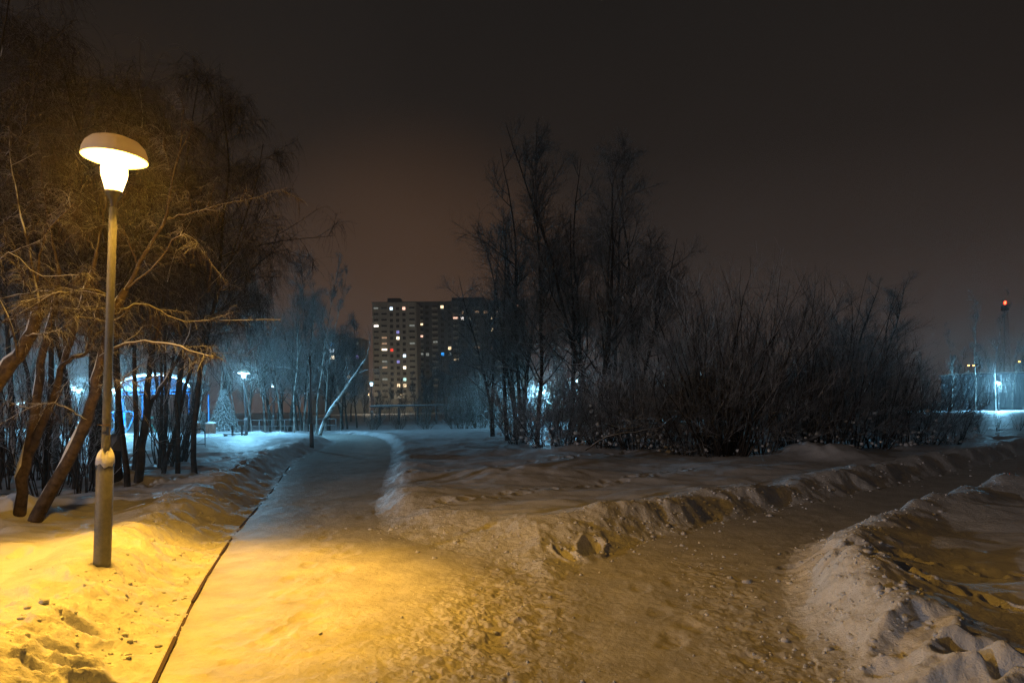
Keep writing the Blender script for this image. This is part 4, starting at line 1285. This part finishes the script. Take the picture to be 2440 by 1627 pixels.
def bin_(label, px, d, s=1.0):
    p = at(px, d)
    t = thing('litter_bin', label, 'bin', p, (0, 0, .15), s)
    link('body', MB().box(-.23, .23, -.23, .23, -.05, .62).mesh('body', M['wood_dark']), t)
    for i in range(5):
        x = -.2 + i * .1
        link('slat', MB().box(x - .042, x + .042, -.262, -.234, .02, .64).mesh('slat', M['slat']), t)
        link('slat', MB().box(.234, .262, x - .042, x + .042, .02, .64).mesh('slat', M['slat']), t)
    link('snow_lid', MB().lathe([(.30, .642), (.32, .68), (.28, .74), (.15, .775), (.02, .78)], 14, cap0=False).mesh('snow_lid', M['cap'], True), t)
bin_('reddish slatted litter bin with a thick snow lid, beside the young spruce', 501, 44, 1.0)
bin_('second slatted litter bin, half behind the black hoop rail', 464, 45, 1.05)

ph = hit(472, 1066)
hp = thing('hoop_rail', 'black metal hoop rail standing in the snow left of the bench', 'rail', ph, (0, 0, .5))
hh = 42 / FPX * ph[1]
link('hoop', MB().tube([(-.24, 0, -.2), (-.24, 0, hh - .12), (-.20, 0, hh - .03), (-.10, 0, hh), (.12, 0, hh + .03), (.20, 0, hh), (.25, 0, hh - .10), (.25, 0, -.2)], .030, 8).mesh('hoop', M['black'], True), hp)
link('cross_bar', MB().tube([(-.24, 0, .12), (.25, 0, .12)], .02, 6).mesh('cross_bar', M['black'], True), hp)

pb = hit(562, 1038)
bn = thing('bench', 'low dark bench with bare back posts in front of the cold lamp', 'bench', pb, (0, 0, .05))
k = pb[1] / FPX
link('seat', MB().box(-28 * k, 26 * k, -.18, .18, .06, .11).mesh('seat', M['wood_dark']), bn)
for x in (-24 * k, 22 * k):
    link('leg', MB().box(x - .05, x + .05, -.16, .16, -.2, .058).mesh('leg', M['black']), bn)
for x in (-12 * k, -9.5 * k, 10 * k, 12.5 * k):
    link('back_post', MB().box(x - .022, x + .022, .182, .22, .0, .60).mesh('back_post', M['black']), bn)

# low rail fence behind the thin trees
def rail_fence(label, px0, px1, d0, d1, n, rails=(.35, .7, 1.05)):
    a, b = at(px0, d0), at(px1, d1)
    t = thing('rail_fence', label, 'fence', a)
    for i in range(n):
        q_ = a + (b - a) * i / (n - 1); q_[2] = hz1(q_[0], q_[1])
        link('post', MB().box(-.04, .04, -.04, .04, -.3, 1.2).mesh('post', M['mast']), t, tuple(q_ - a))
    for z in rails:
        link('rail', MB().tube([(0, -.07, z), (b[0] - a[0], b[1] - a[1] - .07, z + b[2] - a[2])], .035, 5).mesh('rail', M['mast'], True), t)
rail_fence('long low rail fence behind the thin trunks by the path bend', 470, 800, 66, 64, 12, (.6, 1.2))

# overhead heating pipe on supports before the apartment tower
dp_ = 92
pp0, pp1 = P(880, 968, dp_), P(1060, 964, dp_ + 4)
z0 = hz1(pp0[0], pp0[1])
pipe = thing('overhead_pipe', 'snow topped overhead pipe on supports below the apartment tower', 'pipe', (pp0[0], pp0[1], z0))
vec = pp1 - pp0
for off in (0, .62):
    pt = link('pipe_run', MB().tube([(0, off, pp0[2] - z0), (vec[0], vec[1] + off, pp0[2] - z0 + .05)], .10, 8).mesh('pipe_run', M['pipe'], True), pipe)
    link('snow_strip', MB().tube([(.1, off, pp0[2] - z0 + .08), (vec[0] - .1, vec[1] + off, pp0[2] - z0 + .13)], .05, 8).mesh('snow_strip', M['cap'], True), pt)
for i in range(4):
    q_ = vec * (i + .5) / 4
    link('support', MB().box(q_[0] - .06, q_[0] + .06, q_[1] - .2, q_[1] + .9, -.5, pp0[2] - z0 - .14).mesh('support', M['black']), pipe)

# ------------------------------------------------------------------ apartment blocks
def window_meshes(w, h):
    fr = MB().box(-w / 2, -w / 2 + .07, -.05, .03, -h / 2, h / 2).box(w / 2 - .07, w / 2, -.05, .03, -h / 2, h / 2)
    fr.box(-w / 2 + .07, w / 2 - .07, -.05, .03, -h / 2, -h / 2 + .07).box(-w / 2 + .07, w / 2 - .07, -.05, .03, h / 2 - .07, h / 2).box(-.035, .035, -.05, .03, -h / 2 + .07, h / 2 - .07)
    pane = MB().box(-w / 2 + .07, w / 2 - .07, 0, .02, -h / 2 + .07, h / 2 - .07)
    return fr.mesh('window', M['wframe']), pane

def block(label, cols, d, y_top, row_y, rows, px_left, px_right, lit, mat, depth=13., px_per=14.1, strips=(), balc=(), name='apartment_block', lift=None):
    """cols: (centre px, window width m); lit: {(row, col): material}"""
    sc = d / FPX
    flo = px_per * sc
    pc = (px_left + px_right) / 2
    pm = P(pc, row_y, d)
    Wd = (px_right - px_left) * sc
    z_row = lambda r: pm[2] - r * flo
    t = thing(name, label, 'building', (pm[0], pm[1], 0))
    X = lambda px: (px - pc) * sc
    top = P(pc, y_top, d)[2]
    wb = MB().box(-Wd / 2, Wd / 2, .35, depth, -2, top - .4)            # core
    # piers and spandrels leave real window openings in front of the core
    edges = []
    for c, w in cols: edges.append((X(c) - w / 2, X(c) + w / 2))
    edges.sort()
    xs = [-Wd / 2] + [e for pair in edges for e in pair] + [Wd / 2]
    for i in range(0, len(xs), 2):
        if xs[i + 1] > xs[i]: wb.box(xs[i], xs[i + 1], 0, .35, -2, top - .4)
    wh = flo * .55
    for (a, b) in edges:
        zprev = top - .4
        for r in range(rows):
            zt = z_row(r) + wh / 2
            wb.box(a, b, .02, .35, zt, zprev); zprev = z_row(r) - wh / 2
        wb.box(a, b, .02, .35, -2, zprev)
    wall = link('wall', wb.mesh('wall', mat), t)
    roof = link('roof', MB().box(-Wd / 2 - .3, Wd / 2 + .3, -.3, depth + .3, top - .4, top).mesh('roof', M['concrete_d']), t)
    link('roof_hut', MB().box(-Wd * .18, Wd * .12, 3, 8, top + .001, top + 2.2).mesh('roof_hut', M['roofing']), roof)
    for i, s in enumerate(strips):
        link('pilaster', MB().box(X(s) - .28, X(s) + .28, -.45, -.002, -2, top - .45).mesh('pilaster', M['balcony']), t)
    cache = {}
    for ci, (c, w) in enumerate(cols):
        for r in range(rows):
            key = round(w, 2)
            if key not in cache:
                f, pn = window_meshes(w - .04, wh - .04)
                cache[key] = (f, pn, {})
            f, pn, pm_ = cache[key]
            o = link('window', f, t, (X(c), .24, z_row(r)))
            mk = lit.get((r, ci), 'pane')
            if mk not in pm_:
                pm_[mk] = MB().box(-w / 2 + .09, w / 2 - .09, 0, .02, -wh / 2 + .09, wh / 2 - .09).mesh('pane', M[mk])
            link('pane', pm_[mk], o)
    bm = {}
    for (px0, px1) in balc:
        for r in range(rows):
            w = X(px1) - X(px0)
            if round(w, 2) not in bm:
                bm[round(w, 2)] = (MB().box(-w / 2, w / 2, -1.1, -.004, -flo * .45, -flo * .40).box(-w / 2, w / 2, -1.1, -1.02, -flo * .40, -flo * .10)
                                   .box(-w / 2, -w / 2 + .06, -1.02, -.004, -flo * .40, -flo * .10).box(w / 2 - .06, w / 2, -1.02, -.004, -flo * .40, -flo * .10)).mesh('balcony', M['balcony'])
            link('balcony', bm[round(w, 2)], t, (X((px0 + px1) / 2), 0, z_row(r)))
    return t

cA = [(895.5, 2.3), (914.5, 2.6), (932, 1.5), (947, 1.5), (962, 1.5), (981, 2.6)]
litA = {(0, 2): 'w_cold', (0, 4): 'w_pink', (3, 0): 'w_white', (4, 3): 'w_violet', (5, 3): 'w_hot', (5, 1): 'w_dim', (6, 1): 'w_dim', (7, 1): 'w_hot', (7, 2): 'w_red',
        (8, 4): 'w_cold', (9, 3): 'w_violet', (9, 1): 'w_grey', (10, 1): 'w_dim', (10, 4): 'w_hot', (12, 4): 'w_teal', (13, 3): 'w_warm', (13, 4): 'w_warm', (12, 1): 'w_grey',
        (0, 0): 'w_grey', (3, 5): 'w_grey', (6, 5): 'w_grey'}
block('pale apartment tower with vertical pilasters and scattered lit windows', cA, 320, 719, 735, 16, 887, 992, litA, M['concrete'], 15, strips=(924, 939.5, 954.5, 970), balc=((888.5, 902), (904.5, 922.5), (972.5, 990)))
cB = [(1001, 2.6), (1017, 1.7), (1036, 2.4), (1053, 1.6), (1070, 1.6), (1085, 2.4), (1101, 1.6), (1118, 1.6), (1136, 2.4), (1157, 2.0), (1173, 1.6), (1189, 2.4), (1212, 2.0), (1234, 2.0)]
litB = {(3, 0): 'w_warm', (5, 0): 'w_pink', (8, 0): 'w_grey', (8, 1): 'w_grey', (6, 2): 'w_grey', (8, 3): 'w_blue', (0, 3): 'w_warm', (2, 5): 'w_pink', (2, 6): 'w_white', (1, 6): 'w_dim', (1, 8): 'w_dim',
        (1, 9): 'w_dim', (1, 11): 'w_dim', (2, 10): 'w_warm', (4, 10): 'w_warm', (0, 13): 'w_pink', (7, 4): 'w_warm', (9, 5): 'w_warm', (7, 8): 'w_dim', (7, 10): 'w_dim', (8, 4): 'w_grey', (2, 7): 'w_grey', (4, 12): 'w_teal'}
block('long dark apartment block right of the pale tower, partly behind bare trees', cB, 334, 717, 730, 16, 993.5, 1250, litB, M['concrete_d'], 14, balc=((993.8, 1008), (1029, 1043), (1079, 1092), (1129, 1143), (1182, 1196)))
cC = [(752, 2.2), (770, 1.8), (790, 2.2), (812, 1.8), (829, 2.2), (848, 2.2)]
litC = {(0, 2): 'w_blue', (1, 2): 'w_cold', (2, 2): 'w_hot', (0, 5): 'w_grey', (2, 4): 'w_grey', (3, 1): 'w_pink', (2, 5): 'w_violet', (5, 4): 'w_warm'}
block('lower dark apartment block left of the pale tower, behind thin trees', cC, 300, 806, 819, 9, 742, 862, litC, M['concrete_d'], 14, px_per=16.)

# ------------------------------------------------------------------ ribbed hall and mast at the right
dh = 112
hl, hr = P(2325, 955, dh), P(2700, 955, dh)
zt = P(2390, 888, dh)[2]
hall = thing('ribbed_hall', 'long low metal hall with ribbed walls behind the right edge lamp', 'hall', (hl[0], hl[1], 0))
Wh = hr[0] - hl[0]
link('wall', MB().box(0, Wh, .1, 9, -1, zt - .2).mesh('wall', M['ribbed']), hall)
panel = MB().box(0, .74, .0, .097, -.6, zt - .25).box(.16, .26, -.06, -.003, -.6, zt - .25).box(.50, .60, -.06, -.003, -.6, zt - .25).mesh('panel', M['ribbed'])
for i in range(int(Wh / .78)):
    link('panel', panel, hall, (i * .78 + .02, 0, 0))
rf = link('roof_edge', MB().box(-.3, Wh + .3, -.35, 9.3, zt - .198, zt).mesh('roof_edge', M['pipe']), hall)
link('roof_snow', MB().box(-.25, Wh + .25, -.30, 9.2, zt + .002, zt + .08).mesh('roof_snow', M['cap']), rf)

dm = 190
mp_ = P(2398, 955, dm)
mt = thing('radio_mast', 'lattice mast with red beacon lights near the right edge', 'mast', (mp_[0], mp_[1], 0))
zt = P(2398, 742, dm)[2]
for sx, sy in ((-1, -1), (1, -1), (0, 1)):
    link('leg', MB().tube([(sx * 1.0, sy * .9, -.5), (sx * .45, sy * .42, zt)], .07, 6).mesh('leg', M['mast'], True), mt)
nb = 14
mbb = MB()
for i in range(nb):
    za, zb = zt * i / nb, zt * (i + 1) / nb
    w0, w1 = 1.0 - .55 * i / nb, 1.0 - .55 * (i + 1) / nb
    pts = lambda w, z: [(-w, -.9 * w, z), (w, -.9 * w, z), (0, .93 * w, z)]
    A, B = pts(w0, za), pts(w1, zb)
    for j in range(3):
        mbb.tube([A[j], B[(j + 1) % 3]], .05, 4).tube([B[j], B[(j + 1) % 3]], .05, 4)
link('lattice_bracing', mbb.mesh('lattice_bracing', M['mast'], True), mt)
link('platform', MB().lathe([(.5, zt), (.9, zt + .15), (1.0, zt + .4), (1.0, zt + 1.6), (.9, zt + 1.7)], 12).mesh('platform', M['mast'], False), mt)
for x, z, s in ((.1, zt + 2.3, .30), (1.0, zt + 2.5, .38)):
    link('beacon', MB().lathe([(s * .6, z - s), (s, z - s * .3), (s, z + s * .4), (s * .4, z + s)], 10).mesh('beacon', M['beacon'], True), mt)
link('beacon_arm', MB().tube([(-.2, 0, zt + 1.69), (.1, 0, zt + 2.0)], .06, 5).tube([(.6, 0, zt + 1.69), (1.0, 0, zt + 2.12)], .06, 5).mesh('beacon_arm', M['mast'], True), mt)

# far amber street lights seen over the hall and through the thickets
AMB = (MB().tube([(0, 0, -.5), (0, 0, 7.6), (0, -.6, 8.1), (0, -1.2, 8.2)], .08, 6).mesh('pole', M['mast'], True),
       MB().box(-.22, .22, -1.6, -1.2, 8.13, 8.30).mesh('housing', M['mast']), MB().lathe([(.02, 7.93), (.17, 8.0), (.19, 8.128)], 10, c=(0, -1.4)).mesh('lens', M['amber']))
for px, py, d, lab in ((2305, 871, 210, 'left of the paired amber street lights beyond the right thicket'), (2317, 871, 212, 'right of the paired amber street lights beyond the right thicket'),
                       (2425, 862, 205, 'amber street light above the ribbed hall roof'), (1746, 899, 200, 'warm street light seen through the willow shrub'),
                       (1803, 899, 205, 'warm street light right of the willow shrub'), (2014, 886, 220, 'left dim amber light inside the right thicket'), (2026, 884, 222, 'right dim amber light inside the right thicket'),
                       (648, 858, 180, 'single warm street light among the thin trunks')):
    p = P(px, py, d)
    zz = hz1(p[0], p[1])
    t = thing('road_light', lab, 'street light', (p[0], p[1] + 1.5, zz), (0, 0, 0), (p[2] - zz) / 8.04, 'road lights far behind the park')
    for nm, me in zip(('pole', 'housing', 'lens'), AMB):
        link(nm, me, t)
# two added street lights, put in only to brighten the pale tower's front
for px, lab in ((880, 'added street light at the left foot of the pale apartment tower, brightening its front'), (955, 'added street light at the right foot of the pale apartment tower, brightening its front')):
    p = P(px, HY, 282)
    t = thing('road_light', lab, 'street light', (p[0], p[1], hz1(p[0], p[1])), (0, 0, 0), 1.0, 'road lights far behind the park')
    for nm, me in zip(('pole', 'housing', 'lens'), AMB):
        link(nm, me, t)
    ld = bpy.data.lights.new('bulb', 'POINT'); ld.energy = 2300; ld.color = (1, .84, .60); ld.shadow_soft_size = .2
    link('bulb', ld, t, (0, -1.4, 7.75))

# ------------------------------------------------------------------ frosty air
hm, hn, hl_, hb_ = nmat('frosty_air')
hn.remove(hb_)
pv = hn.new('ShaderNodeVolumePrincipled')
pv.inputs['Color'].default_value = (.95, .88, .82, 1)
pv.inputs['Density'].default_value = HAZE_DENSITY
pv.inputs['Anisotropy'].default_value = .85
hl_.new(pv.outputs[0], hn['Material Output'].inputs['Volume'])
hzb = link('haze', MB().box(-660, 660, -660, 660, -3.0, 62.0).mesh('haze', hm))
hzb['kind'] = 'stuff'
tag(hzb, 'thin frosty night air over the whole park', 'haze')
